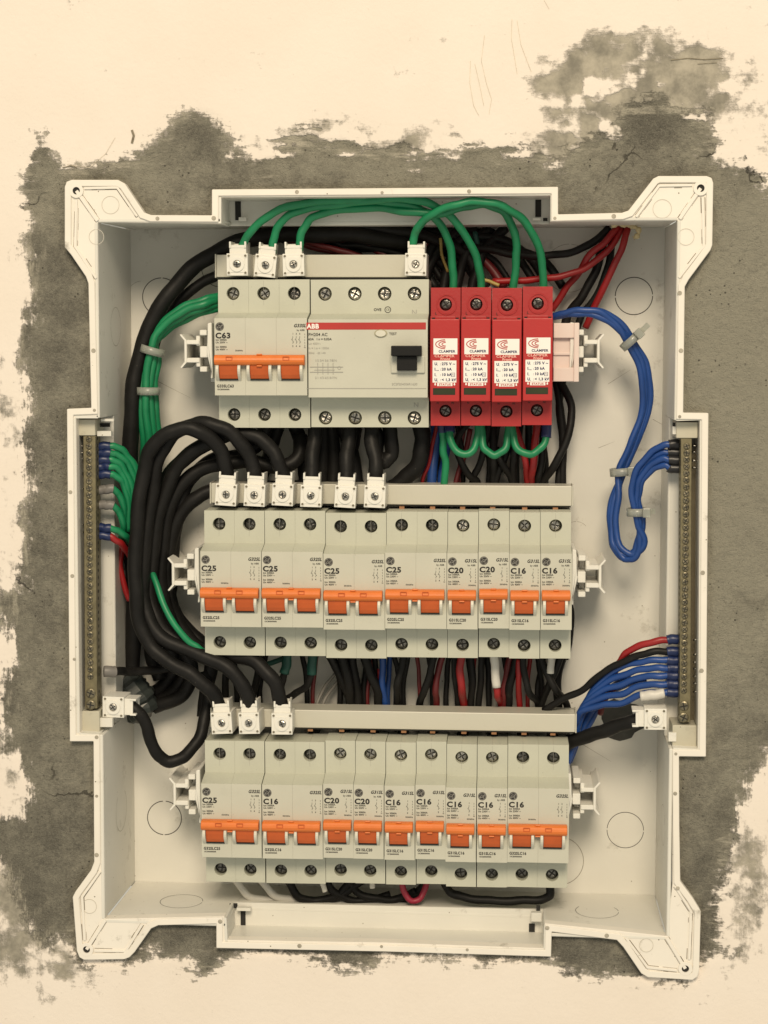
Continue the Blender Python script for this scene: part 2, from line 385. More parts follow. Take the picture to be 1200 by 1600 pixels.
ft = mrange(t2, .34, 1.20, 0, .95)
tone = mth('ADD', mth('MULTIPLY', att('tone'), .50), mth('MULTIPLY', mth('SUBTRACT', nm_, .5), 2.0))
tone = mth('ADD', tone, mth('MULTIPLY', mth('SUBTRACT', strk, .5), .35))
tone = mth('ADD', tone, mth('MULTIPLY', mth('SUBTRACT', noise(520, 4, .8), .5), 1.5))
ccol = mixc(mrange(tone, -.55, .85), (.32,.302,.240,1), (.112,.105,.086,1))
ccol = mixc(mrange(nff, .35, .75, 0, .5), ccol, (.27,.255,.21,1))
ccol = mixc(mrange(noise(420, 5, .75), .56, .72, 0, .55), ccol, (.07,.064,.052,1))
film = mth('ADD', mth('MULTIPLY', att('cement'), -.42), mth('MULTIPLY', mth('SUBTRACT', strk, .5), 5.0))
film = mth('ADD', film, mth('MULTIPLY', mth('SUBTRACT', nf, .5), 1.8))
ccol = mixc(mrange(film, -.15, .75, 0, .75), ccol, (.52,.48,.39,1))       # thin paint dragged over the cement near its edge
ccol = mixc(mrange(noise(22, 9, .72), .53, .68, 0, .5), ccol, (.37,.345,.275,1))       # dried lime bloom
vo = N.new('ShaderNodeTexVoronoi'); vo.inputs['Scale'].default_value = 240; L.new(geo.outputs['Position'], vo.inputs['Vector'])
pit = mth('LESS_THAN', vo.outputs['Distance'], .13)
pit = mth('MULTIPLY', pit, mrange(noise(30, 2), .5, .62))
ccol = mixc(mth('MULTIPLY', pit, .8), ccol, (.04,.036,.03,1))
# a few hairline cracks
vc = N.new('ShaderNodeTexVoronoi'); vc.feature = 'DISTANCE_TO_EDGE'; vc.inputs['Scale'].default_value = 9
wv = N.new('ShaderNodeVectorMath'); wv.operation = 'ADD'; nv_ = N.new('ShaderNodeTexNoise'); nv_.inputs['Scale'].default_value = 40; nv_.inputs['Detail'].default_value = 6
L.new(geo.outputs['Position'], nv_.inputs['Vector']); sc_ = N.new('ShaderNodeVectorMath'); sc_.operation = 'SCALE'; sc_.inputs['Scale'].default_value = .05
L.new(nv_.outputs['Color'], sc_.inputs[0]); L.new(geo.outputs['Position'], wv.inputs[0]); L.new(sc_.outputs['Vector'], wv.inputs[1]); L.new(wv.outputs['Vector'], vc.inputs['Vector'])
crack = mth('MULTIPLY', mth('LESS_THAN', vc.outputs['Distance'], .006), mrange(noise(11, 3), .56, .62))
ccol = mixc(mth('MULTIPLY', crack, .75), ccol, (.05,.045,.035,1))
pcol = mixc(mrange(nl, .3, .7), (.79,.722,.650,1), (.765,.692,.615,1))
pcol = mixc(mrange(noise(120, 9, .8), .66, .8, 0, .08), pcol, (.45,.40,.30,1))
pcol = mixc(mrange(noise(30, 10, .85, mapv((2.2, 1, .8))), .68, .78, 0, .14), pcol, (.42,.38,.29,1))
base = mixc(ft, pcol, mixc(mrange(nm_, .3, .7), (.42,.385,.31,1), (.17,.16,.13,1)))
base = mixc(fc, base, ccol)
L.new(base, b.inputs['Base Color'])
h = mth('ADD', mth('MULTIPLY', mth('MULTIPLY', nf, 1.1), mth('ADD', mth('MULTIPLY', fc, .9), .14)), mth('MULTIPLY', mth('SUBTRACT', 1.0, fc), 1.1))
h = mth('ADD', h, mth('MULTIPLY', mth('MULTIPLY', nff, fc), .45))
h = mth('ADD', h, mth('MULTIPLY', mth('MULTIPLY', strk, fc), .25))
h = mth('ADD', h, mth('MULTIPLY', ft, -.35))
h = mth('SUBTRACT', h, mth('MULTIPLY', mth('MULTIPLY', pit, fc), .8))
h = mth('SUBTRACT', h, mth('MULTIPLY', mth('MULTIPLY', crack, fc), .8))
bp = N.new('ShaderNodeBump'); bp.inputs['Strength'].default_value = 1.0; bp.inputs['Distance'].default_value = .0024
L.new(h, bp.inputs['Height']); L.new(bp.outputs['Normal'], b.inputs['Normal'])
me.materials.append(m)

# pencil strokes, a chip and a hairline on the paint
PEN = mat('pencil_graphite', (.60,.53,.42,1), .8, var=.2, scale=300); CHIP = mat('chip_edge', (.20,.17,.12,1), .9, var=.4, scale=300)
for m_, w_, pts in [(PEN,.22,[(735,95),(734,130),(740,165),(748,180)]),(PEN,.2,[(757,55),(752,95),(760,130),(768,155),(764,178)]),(PEN,.2,[(742,100),(750,135),(756,165)]),
                    (PEN,.22,[(800,30),(799,60),(804,90),(808,115)]),(PEN,.2,[(808,32),(814,70),(830,112)]),(PEN,.15,[(850,0),(858,14)]),(CHIP,.4,[(1048,94),(1075,91),(1100,93),(1130,91)]),(CHIP,.25,[(1090,100),(1120,98)]),
                    (CHIP,1.3,[(206,203),(209,212),(206,224)]),(PEN,.2,[(105,257),(140,262),(165,240),(180,215)]),(CHIP,.5,[(98,262),(112,259),(120,262)])]:
    A, B = strip([xz_ for xz_ in [(P(px, py, 3.6).x, P(px, py, 3.6).z) for px, py in pts]], w_); q_ = MB()
    n_ = len(pts)
    for i in range(n_-1): q_.add([(A[i].x,3.6,A[i].y),(A[i+1].x,3.6,A[i+1].y),(B[i+1].x,3.6,B[i+1].y),(B[i].x,3.6,B[i].y)], [(0,1,2,3)])
    q_.build('wall_mark', m_, wall)
# ------------------------------------------------------------ enclosure
D = 75.5; TR = 32.0
box = empty('electrical_enclosure', P(600, 900, D))
tag(box, 'large open white plastic distribution box with four flared corner ears set in wall', 'electrical box')
BO = Vector(P(600, 900, D))
def bb(mb, name, mats, bevel=0, **k): return mb.build(name, mats, box, bevel, origin=BO, **k)
def xz(px, py, y=0): p = P(px, py, y); return (p.x, p.z)
outer = [xz(*p) for p in OUTER]; inner = [xz(*p) for p in INNER]
mb = MB(); mb.plate(outer, [inner], 1.2, 9)
A, B = strip(outer, 3.7, closed=True, inset=True)
# make sure the strip goes inwards
cx = sum(p[0] for p in outer)/len(outer)
if (B[0]-Vector((0, 0))).length > (A[0]-Vector((0, 0))).length: A, B = strip(outer, -3.7, closed=True, inset=True)
n = len(A)
for i in range(n):
    j = (i+1) % n
    q = [(A[i].x, 0, A[i].y), (A[j].x, 0, A[j].y), (B[j].x, 0, B[j].y), (B[i].x, 0, B[i].y)]
    mb.add(q, [(0,1,2,3)])
    mb.add([(A[i].x,0,A[i].y),(A[j].x,0,A[j].y),(A[j].x,2,A[j].y),(A[i].x,2,A[i].y)], [(0,1,2,3)])
    mb.add([(B[i].x,0,B[i].y),(B[j].x,0,B[j].y),(B[j].x,2,B[j].y),(B[i].x,2,B[i].y)], [(0,1,2,3)])
bb(mb, 'rim', EAR, .35, seg=1, ang=50)
# ribs and grime of the four ears
EARS = [
 dict(c=(119,298), ribs=[[(119,298),(152,345)],[(131,294),(183,293),(214,338)],[(119,312),(117,385),(150,435)]]),
 dict(c=(1095,294), ribs=[[(1095,294),(1062,342)],[(1082,289),(1030,290),(994,339)],[(1098,308),(1100,384),(1061,434)]]),
 dict(c=(135,1484), ribs=[[(135,1484),(164,1438)],[(147,1486),(196,1487),(222,1445)],[(132,1470),(128,1402),(156,1362)]]),
 dict(c=(1071,1514), ribs=[[(1071,1514),(1042,1466)],[(1058,1517),(1012,1512),(978,1466)],[(1077,1500),(1080,1424),(1055,1385)]]),
]
for k, E_ in enumerate(EARS):
    mb = MB(); gm = MB()
    for q, rb in enumerate(E_['ribs']):
        w = 5.2 if q == 0 else 3.6
        A, B = strip([xz(*p, 0) for p in rb], w*.37)
        mb.plate([tuple(p) for p in A]+[tuple(p) for p in reversed(B)], [], .15+.04*q, 1.3)
        for s_ in (-1, 1):
            P0 = [Vector(xz(*p)) for p in rb]
            C_, D_ = strip(P0, (w+2.6)*.37)
            line = C_ if s_ > 0 else D_
            for i in range(len(line)-1):
                seg = line[i+1]-line[i]; L_ = seg.length; t = 0
                dd = seg.normalized(); nn = Vector((-dd.y, dd.x))
                while t < L_:
                    l = random.uniform(2, 9); 
                    if random.random() < .62:
                        a = line[i]+dd*t; c = line[i]+dd*min(L_, t+l); ww = random.uniform(.10, .42)
                        gm.add([(a.x, 1.12, a.y), (c.x, 1.12, c.y), (c.x+nn.x*ww, 1.12, c.y+nn.y*ww), (a.x+nn.x*ww, 1.12, a.y+nn.y*ww)], [(0,1,2,3)])
                    t += l
    c = xz(*E_['c'])
    mb.ring(c[0], c[1], 2.1, 4.1, -.1, 1.25)
    bb(mb, 'corner_ear', EAR, .25, seg=1, ang=50)
    bb(gm, 'grime_mark', GRIME)
    h = MB(); h.cyl(c[0], c[1], 2.15, 1.05, 1.15); bb(h, 'screw_hole', DARK)
# moulded circles on the ears
MOULD = mat('moulded_line', (.55,.52,.45,1), .5)
for (px, py, r) in [(1035,326,5.2),(150,370,4.3),(1072,370,4.6),(139,1417,4.3),(1010,1478,4.0),(172,320,5.0)]:
    c = xz(px, py); g = MB(); g.ring(c[0], c[1], r-.16, r+.1, .95, 1.3, 28); bb(g, 'moulded_circle', MOULD)
# small plugs along the rim
PLUG = mat('rim_plug_plastic', (.36,.33,.27,1), .5, var=.3, scale=200)
for px, py in [(464,300),(597,301),(733,299),(246,341.5),(334,341),(867,341),(146,548),(147.5,641),(959,338),(1062,458),(1064,548),(1062,651),
               (110,769),(113,900),(116,1030),(151,1152),(151,1244),(151,1336),(1096,1048),(1098,895),(1056,1178),(344,1440),(468,1478),(596,1479),(855,1450),(948,1462),(1059,1388),(1055,1240),(730,1484)]:
    c = xz(px, py); rr = random.choice((.9, 1.15, 1.3)); g = MB(); g.cyl(c[0], c[1], rr, -.22, .1, 14); bb(g, 'rim_plug', PLUG, .12, seg=1)
# side walls
f_ = {k: P(*p, 1.0) for k, p in dict(tl=(152.7,347.7), tr=(1058.3,344.7), br=(1041.3,1463.3), bl=(163.7,1436.3)).items()}
k_ = {k: P(*p, D) for k, p in dict(tl=(204,358.5), tr=(1039,355.5), br=(1023.5,1398.5), bl=(211,1377)).items()}
def lerp(a, b, t): return a+(b-a)*t
def wallpart(a, b, off, spans, name, seams=None):
    mb = MB()
    for t0, t1, yd in spans:
        F0 = lerp(f_[a], f_[b], t0); F1 = lerp(f_[a], f_[b], t1); K0 = lerp(k_[a], k_[b], t0); K1 = lerp(k_[a], k_[b], t1)
        fr = (yd-1.2)/(D-1.2)
        mb.slab([lerp(F0, K0, fr), lerp(F1, K1, fr), K1, K0], off)
    return bb(mb, name, BOX, .5, seg=1)
def tx(a, b, px, py): return ((P(px, py, 1.2)-f_[a]).dot(f_[b]-f_[a]))/(f_[b]-f_[a]).length_squared
t0, t1 = tx('tl','tr',345,347), tx('tl','tr',861,345)
wallpart('tl','tr', (0,0,2.2), [(0,t0,1.2),(t0,t1,TR),(t1,1,1.2)], 'top_wall')
t0, t1 = tx('bl','br',353,1437), tx('bl','br',851,1446)
wallpart('bl','br', (0,0,-2.2), [(0,t0,1.2),(t0,t1,TR),(t1,1,1.2)], 'bottom_wall')
t0, t1 = tx('tl','bl',153,653), tx('tl','bl',155,1148)
wallpart('tl','bl', (-2.2,0,0), [(0,t0,1.2),(t0,t1,TR),(t1,1,1.2)], 'side_wall')
t0, t1 = tx('tr','br',1057,657), tx('tr','br',1052,1170)
wallpart('tr','br', (2.2,0,0), [(0,t0,1.2),(t0,t1,TR),(t1,1,1.2)], 'side_wall')
mb = MB(); mb.slab([k_['tl']+Vector((-3,0,3)), k_['tr']+Vector((3,0,3)), k_['br']+Vector((3,0,-3)), k_['bl']+Vector((-3,0,-3))], (0,2.5,0)); bb(mb, 'back_panel', BOX)
# trays: floor + three walls
def tray(name, pts, th=1.6):
    """pts: the four corners at the rim; first and last lie on the box side"""
    w = [P(*p, 1.0) for p in pts]; mb = MB(); w = [p+((sum(w, Vector())/4-p).normalized())*.25 for p in w]
    c = sum(w, Vector())/4
    for i in range(3):
        a, b_ = w[i], w[i+1]
        q = [a, b_, Vector((b_.x, TR, b_.z)), Vector((a.x, TR, a.z))]
        e_ = (b_-a).normalized(); nn = Vector((-e_.z, 0, e_.x)); 
        if nn.dot(((a+b_)/2)-c) < 0: nn = -nn
        mb.slab(q, nn*th)
    bx = {'top': Vector((0,0,.4)), 'bottom': Vector((0,0,-.3)), 'left': Vector((1.6,0,0)), 'right': Vector((-.6,0,0))}[name]
    fl = [Vector((p.x, TR, p.z)) for p in w]
    ex = [fl[0]+bx, fl[1], fl[2], fl[3]+bx]
    mb.slab(ex, (0, 1.8, 0))
    return bb(mb, 'tray', BOX, .4, seg=1)
tray('top', [(345,349),(345,308),(861,305),(861,346)])
tray('bottom', [(353,1434),(355,1471),(850,1483),(851,1446)])
tray('left', [(153,653),(118,653),(124,1146),(155,1148)])
tray('right', [(1057,657),(1094,656),(1091,1171),(1052,1169)])
# slots and catches at the tray ends
def slot(px, py, w, hgt, y, name='slot', m_=DARK, th=.5):
    a = P(px-w/2, py-hgt/2, y); c = P(px+w/2, py+hgt/2, y); mb = MB(); mb.box(a.x, c.x, y-th, y, c.z, a.z); return bb(mb, name, m_, .1 if m_ != DARK else 0, seg=1)
slot(372,328,9,32,TR-.1); slot(841,323,9,32,TR-.1); slot(380,1440,8,48,TR-.1); slot(831,1458,9,30,TR-.1)
slot(380,343,12,6,TR-2,'catch',BOX,3); slot(838,343,12,4,TR-2,'catch',BOX,3); slot(382,1418,22,5,TR-2,'catch',BOX,4); slot(838,1430,16,14,TR-3,'catch',BOX,4)
slot(852,343,7,5,TR-2.2); slot(841,1419,6,10,TR-2.2); slot(365,1415,12,8,TR-2.2)
slot(165,677,22,8,16,'catch',BOX,4); slot(170,656,20,4,18,'catch',BOX,4); slot(163,664,18,6,22,'slot',DARK,1)
slot(1053,672,6,12,14,'catch',BOX,4); slot(1053,663,4,6,13,'slot',DARK,1); slot(1050,1150,12,14,10,'catch',BOX,3); slot(1000,1076,1,1,20,'slot',DARK,.2)
slot(168,1127,20,14,14,'catch',BOX,4)
# knock-out rings
def ko(px, py, r, plane='back', gaps=((88, 4),(268, 4)), a0=0, a1=360, w=.5, ry=None, col=GROOVE):
    mb = MB(); st = 5
    for a in range(a0, a1, st):
        am = a+st/2
        if any(abs((am-g+180) % 360-180) < ww for g, ww in gaps): continue
        q = []
        for aa, rr in ((a, r), (a+st, r), (a+st, r-w), (a, r-w)):
            ca, sa = math.cos(math.radians(aa)), math.sin(math.radians(aa))
            if plane == 'back': c = P(px, py, D-.12); q.append((c.x+rr*ca, c.y, c.z+rr*sa))
            elif plane == 'bottom':
                t = py; F0 = lerp(f_['bl'], f_['br'], px); K0 = lerp(k_['bl'], k_['br'], px); c = lerp(F0, K0, t)
                dv = (K0-F0).normalized(); du = (f_['br']-f_['bl']).normalized(); p = c+du*rr*ca+dv*rr*sa+Vector((0,0,.15)); q.append(tuple(p))
            else:
                a_, b_, sx = (('tl','bl',.15) if plane == 'left' else ('tr','br',-.15))
                F0 = lerp(f_[a_], f_[b_], px); K0 = lerp(k_[a_], k_[b_], px); c = lerp(F0, K0, py)
                dv = (K0-F0).normalized(); du = (f_[b_]-f_[a_]).normalized(); p = c+du*rr*ca+dv*rr*sa+Vector((sx,0,0)); q.append(tuple(p))
        mb.add(q, [(0,1,2,3)])
    return bb(mb, 'knockout_ring', col)
SOFT = mat('soft_groove', (.30,.27,.22,1), .7, var=.3, scale=400)
ko(252,464,11.8); ko(990.5,462.5,11.4, gaps=((2,4),(182,4))); ko(889,419,14.5,w=.25,col=SOFT); ko(257,1278,11.0, gaps=((88,5),(268,4)))
ko(977,1297,11.4, gaps=((178,4),(358,4)),w=.36); ko(873,1345,15.5,a0=-90,a1=90,w=.4,col=SOFT); ko(222,462,9,a0=95,a1=140,w=.2,col=SOFT)
ko(345,418,12,a0=160,a1=260,w=.35)
ko(.115,.50,13,'bottom',w=.30,gaps=((0,3),)); ko(.885,.55,13,'bottom',w=.30,col=GROOVE,gaps=((0,3),(90,55)))
ko(.145,.5,11.5,'left',w=.25,col=SOFT); ko(.865,.55,13,'left',w=.28,col=SOFT,gaps=((180,40),)); ko(.86,.4,12,'right',w=.2,col=SOFT)
ko(900,835,8,a0=40,a1=120,w=.2,col=SOFT); ko(620,480,7,a0=120,a1=220,w=.2,col=SOFT)
# smears on the back panel
for (x0, y0, x1, y1) in [(245,595,298,622),(1020,655,1050,672),(950,600,985,578),(905,1160,955,1190),(735+200,700,960,690)]:
    a = P(x0, y0, D-.1); c = P(x1, y1, D-.1); dd = (c-a).normalized(); nn = Vector((-dd.z, 0, dd.x))*.14
    g = MB(); g.add([a-nn, c-nn*.3, c+nn*.3, a+nn], [(0,1,2,3)]); bb(g, 'scratch', SOFT)
# broken cable entries
HOLE = mat('entry_mortar', (.055,.055,.05,1), .8, var=.5, scale=60, bump=.5, bscale=120)
h = MB()
c = P(974, 1124, D-.2); pts = []
for i in range(26):
    a = i/26*2*math.pi; rr = 13.0*(1+.14*math.sin(3*a+1)+.06*random.uniform(-1, 1)); pts.append((c.x+rr*1.15*math.cos(a), c.z+rr*.95*math.sin(a)))
h.plate(pts, [], D-.2, None); bb(h, 'cable_entry', HOLE)
h = MB(); F0 = P(960, 348, 1.2)
zt = f_['tl'].z
pts = [(P(x, 352, yy)) for x, yy in ((925,52),(940,45),(960,40),(980,43),(992,52),(985,66),(960,72),(935,68))]
h.add([(p.x, p.y, lerp(f_['tl'], k_['tl'], (p.y-1.2)/(D-1.2)).z-.15) for p in pts], [tuple(range(8))]); bb(h, 'cable_entry', DARK)
h = MB(); pts = [P(x, y_, D-.2) for x, y_ in ((470,352),(760,352),(772,358),(780,365),(765,372),(768,385),(745,400),(700,402),(640,392),(520,396),(440,380),(430,360))]
h.plate([(p.x, p.z) for p in pts], [], D-.2, None); bb(h, 'cable_entry', DARK)
h = MB()
base = [P(x, y_, 50) for x, y_ in ((955,352),(968,350),(980,352),(990,354),(998,360),(996,368),(990,372))]
fp = spline(base, 4)
h.tube(fp, [1.5*(1+.35*math.sin(i*1.3)+.2*math.sin(i*2.9+1)) for i in range(len(fp))], 9)
bb(h, 'foam_bead', FOAM)

# ------------------------------------------------------------ modular devices
SH = 22.0; NS = 7.0; BK = 66.0       # depth of shoulder face, nose face, back
PITCH = 17.88
_a = P(320, 797, SH); _b = P(320, 1022.7, SH); HT = _a.z-_b.z
z_of = lambda py, y: P(320, py, y).z-_a.z
NT = z_of(861, NS); NB = z_of(978.5, NS)          # nose top and bottom relative to the shoulder top
ST = NT+4.5                                        # where the shoulder starts to slope out
def housing(mb, x0, x1, holes_top, holes_bot, ht=HT, nt=NT, nb=NB, st=None, mi=0, mf=0, nose_holes=[], hr=3.8, zt=-8.0, zb=7.6, rec=6, dy=-15.0):
    """one pole: body with a stepped front, local y: 0 = shoulder face"""
    st = nt+3.5 if st is None else st
    back = BK-SH
    circ = lambda cx, cz, r: [(cx+r*math.cos(2*math.pi*i/20), cz+r*math.sin(2*math.pi*i/20)) for i in range(20)]
    def face(z1, z0, y, holes, r=hr, m2=0):
        mb.plate([(x0,z0),(x1,z0),(x1,z1),(x0,z1)], [circ(cx, cz, r) for cx, cz in holes], y, None, m2)
        for cx, cz in holes:
            mb.cyl(cx, cz, r, y, y+rec, 20, m2, cap=False)
            mb.cyl(cx, cz, r+.01, y+rec, y+rec+.1, 20, 2)
    face(0, st, 0, [(x, zt) for x in holes_top], m2=mi)
    mb.add([(x0,0,st),(x1,0,st),(x1,dy,nt),(x0,dy,nt)], [(0,1,2,3)], mi)
    face(nt, nb, dy, [], m2=mf)
    mb.add([(x0,dy,nb),(x1,dy,nb),(x1,0,nb-.6),(x0,0,nb-.6)], [(0,1,2,3)], mi)
    face(nb-.6, -ht, 0, [(x, -ht+zb) for x in holes_bot], m2=mi)
    mb.add([(x0,0,-ht),(x1,0,-ht),(x1,back,-ht),(x0,back,-ht)], [(0,1,2,3)], mi)
    mb.add([(x0,0,0),(x1,0,0),(x1,back,0),(x0,back,0)], [(0,1,2,3)], mi)
    mb.add([(x0,back,0),(x1,back,0),(x1,back,-ht),(x0,back,-ht)], [(0,1,2,3)], mi)
    prof = [(0,0),(0,st),(dy,nt),(dy,nb),(0,nb-.6),(0,-ht),(back,-ht),(back,0)]
    for x in (x0, x1): mb.add([(x, a, c) for a, c in prof], [tuple(range(8))], mi)
def screw_mesh(r, rot, slot_w=.9, y0=0.0, dome=.5):
    mb = MB(); n = 18
    mb.cyl(0, 0, r, y0, y0+2, n, 0); mb.cyl(0, 0, r*.72, y0-dome, y0, n, 0, r1=r)
    for k in (0, 1):
        a = rot+k*math.pi/2; ca, sa = math.cos(a), math.sin(a); l = r*.78; w = slot_w/2; e_ = -.03*k
        q = [(-l,-w),(l,-w),(l,w),(-l,w)]
        mb.add([(x*ca-z*sa, y0-dome-.04+e_, x*sa+z*ca) for x, z in q], [(0,1,2,3)], 1)
    return mb
_screws = {}
def screw(parent, x, y, z, r=3.0, kind=0, name='terminal_screw'):
    mats = [[DSTEEL, DARK], [STEEL, DARK], [BSCREW, DARK]][kind]
    key = (round(r, 1), kind, random.randrange(5))
    if key not in _screws:
        o = screw_mesh(r, random.uniform(0, 1.5), .24*r).build(name, mats); _screws[key] = o.data; bpy.data.objects.remove(o)
    o = bpy.data.objects.new(name, _screws[key]); COL.objects.link(o); o.parent = parent
    o.location = (x*.001, y*.001, z*.001); o.rotation_euler = (random.uniform(-.12, .12), 0, random.uniform(-.12, .12)); return o
def mm(px): return px/2.73
def marking(mb, w, poles, rating, code, y, byline=True):
    """printing on the nose face; z measured from the nose top"""
    z = lambda px: NT-mm(px)
    cx, cz, r = 3.1, z(13), 2.45
    mb.cyl(cx, cz, r, y, y+.02, 24, 0); mb.ring(cx, cz, r*.80, r*.87, y-.02, None, 24, 1)
    mb.text('GE', cx, cz-r*.36, r*1.0, y-.03, 1, 'C', .0, .4, .9)
    for k in range(4):
        a = k*math.pi/2+.5; mb.ring(cx+r*.66*math.cos(a), cz+r*.66*math.sin(a), .16, .28, y-.025, None, 8, 1)
    mb.text(rating, .6, z(31), 4.35, y, 0, 'L', .045, 0, 1.12)
    for q, (t, d_) in enumerate((('Icn 5000A', 35), ('Un 230V ~', 39), ('Icn 3000A', 46), ('Un 400V ~', 50))): mb.text(t, .7, z(d_), 1.45, y, 0, 'L', .035)
    mb.text('50/60Hz', 12.0 if poles > 1 else w-5.4, z(51.5), 1.2, y, 0, 'L', .03)
    mb.text('G3%dSL' % poles, w-.5, z(14), 2.6, y, 0, 'R', .04, .30, .95)
    if byline: mb.text('by ABB', w-1.4, z(20), 1.45, y, 0, 'R', .02)
    for k in range(poles):
        x = w-2.6-(poles-k-1)*2.0-1.6; zz = z(24)
        mb.text(str(2*k+1), x, zz-.6, 1.3, y, 0, 'C', .03)
        pts = [(x,zz-1.4),(x,zz-2.4),(x-.7,zz-3.6),(x,zz-3.6),(x,zz-4.4),(x+.55,zz-4.8),(x,zz-5.2),(x,zz-5.8)]
        A, B = strip(pts, .2); 
        for i in range(len(pts)-1): mb.add([(A[i].x,y-.002*i,A[i].y),(A[i+1].x,y-.002*i,A[i+1].y),(B[i+1].x,y-.002*i,B[i+1].y),(B[i].x,y-.002*i,B[i].y)], [(0,1,2,3)])
        mb.text(str(2*k+2), x, zz-7.6, 1.3, y, 0, 'C', .03)
    x = w-1.3; zz = z(24)
    for k in range(5): mb.box(x-.11, x+.11, y-.01, y, zz-1.6*k-.9, zz-1.6*k)
    mb.text('N', x, zz-8.3, 1.1, y, 0, 'C', .02)
    mb.text(code, 1.2, z(108), 2.25, y, 0, 'L', .045, 0, .92)
    mb.text('1SCB000000R', 1.3, z(112.3), 1.15, y, 0, 'L', .04)
BY = NS-SH     # local depth of nose face
def toggles(root, poles, w):
    t = MB(); lo = MB(); ch = MB(); dk = MB()
    z = lambda px: NT-mm(px)
    zt, zb = z(57), z(73.5)
    prof = []
    for k in range(9):
        a = math.pi*k/8; prof.append((BY-3.2-3.3*math.sin(a), (zt+zb)/2+math.cos(a)*(zt-zb)/2))
    prof = [(BY-.3, zt)]+prof+[(BY-.3, zb)]
    x0 = .5; x1 = w-1.1 if poles > 1 else w-.9
    t.prism_x(prof, x0, x1, 0)
    xm = (x0+x1)/2
    for zz, hh in ((zt, .6), (zb, -.7)): t.box(xm-1.6, xm+1.6, BY-5.2, BY-3.0, min(zz-.2*hh, zz+hh), max(zz-.2*hh, zz+hh))
    if poles > 1:
        for fx in ((.31, .68) if poles == 2 else (.17, .80)):
            xx = x0+(x1-x0)*fx
            A_ = [(xx-1.9, (zt+zb)/2-.2),(xx+1.9, (zt+zb)/2-.2),(xx+1.9, zt-.9),(xx-1.9, zt-.9)]
            dk.plate([(a, b_) for a, b_ in A_], [[(xx-1.5, (zt+zb)/2+.2),(xx+1.5, (zt+zb)/2+.2),(xx+1.5, zt-1.2),(xx-1.5, zt-1.2)]], BY-6.62, BY-6.2)
    for p in range(poles):
        o = p*PITCH
        lo.prism_x([(BY+.2, z(73)), (BY-3.9, z(73)), (BY-3.3, z(80)), (BY-2.3, z(88)), (BY-1.0, z(94)), (BY+.2, z(95.5))], o+3.0, o+13.7, 0)
        dk.box(o+2.9, o+13.8, BY-.9, BY+.1, z(97), z(95.0), 1)
        for a in (o+1.15, o+13.75):
            cp = [(BY+.2, z(70))]+[(BY-.2-4.9*math.sin(math.pi*(.25+.75*k/7)), z(70+28*(k/7)**.9)) for k in range(8)]+[(BY+.2, z(98.5))]
            ch.prism_x(cp, a, a+1.75, 0)
    t.build('toggle', ORANGE, root, .45)
    if dk.v: dk.build('toggle_recess', [mat('toggle_mark', (.45,.075,.01,1), .5), DARK] if not hasattr(toggles, 'm') else toggles.m, root)
    lo.build('toggle_body', ORANGE2, root, .3)
    ch.build('toggle_guard', CHEEK, root, .5)
toggles.m = [mat('toggle_mark', (.50,.085,.01,1), .5), DARK]
def make_breaker(poles):
    w = poles*PITCH-.16
    root = empty('circuit_breaker', (0,0,0))
    mb = MB()
    for p in range(poles):
        x0 = p*PITCH; x1 = x0+PITCH-.16 if p == poles-1 else x0+PITCH-.05
        housing(mb, x0, x1, [x0+8.75], [x0+8.75], mf=1)
    mb.build('housing', [MCB, MCBF, DARK], root, .35, seg=2, ang=30)
    tr = MB()                                       # dark wire funnel on top, thin parting line
    for p in range(poles):
        x = p*PITCH+8.75; tr.box(x-3.4, x+3.4, 24, 36, -.1, .05); tr.box(x-.06, x+.06, -.05, .02, ST+3, -.6, 1)
        tr.box(x-.06, x+.06, .1, 20, -.02, .06, 1)
    tr.build('wire_entry', [DARK, INK2], root)
    for p in range(poles):
        for zz, k in ((-8.0, 0), (-HT+7.6, 0)): screw(root, p*PITCH+8.75+random.uniform(-.25, .25), 4.6, zz, 3.2, random.choice((0,0,0,1)))
    toggles(root, poles, w)
    return root
MK = {}
def add_marking(root, poles, rating, by=True):
    key = (poles, rating, by)
    if key not in MK:
        mb = MB(); marking(mb, poles*PITCH-.16, poles, rating, 'G3%dSL%s' % (poles, rating), BY-.06, by)
        o = mb.build('printed_marking', [INK, INK2, MCBF]); MK[key] = o.data; bpy.data.objects.remove(o)
    o = bpy.data.objects.new('printed_marking', MK[key]); COL.objects.link(o); o.parent = root
protos = {}
def place_breaker(poles, rating, loc, label, group, by=True):
    if poles not in protos: protos[poles] = o = make_breaker(poles); src = None
    else:
        src = protos[poles]; o = src.copy(); COL.objects.link(o)
        for ch in list(src.children):
            if ch.name.startswith('printed'): continue
            c = ch.copy(); COL.objects.link(c); c.parent = o
            if ch.name.startswith('terminal_screw'): c.rotation_euler = (random.uniform(-.12,.12), random.uniform(0, 3), random.uniform(-.12,.12))
    o.location = Vector(loc)*.001
    tag(o, label, 'circuit breaker', group)
    add_marking(o, poles, rating, by)
    return o
# row 1 : three pole main breaker
a = P(340.5, 437, SH)
place_breaker(3, 'C63', a, 'three pole C63 breaker with long orange toggle bar at the top left', 'main devices on the top rail')
r1z = a.z
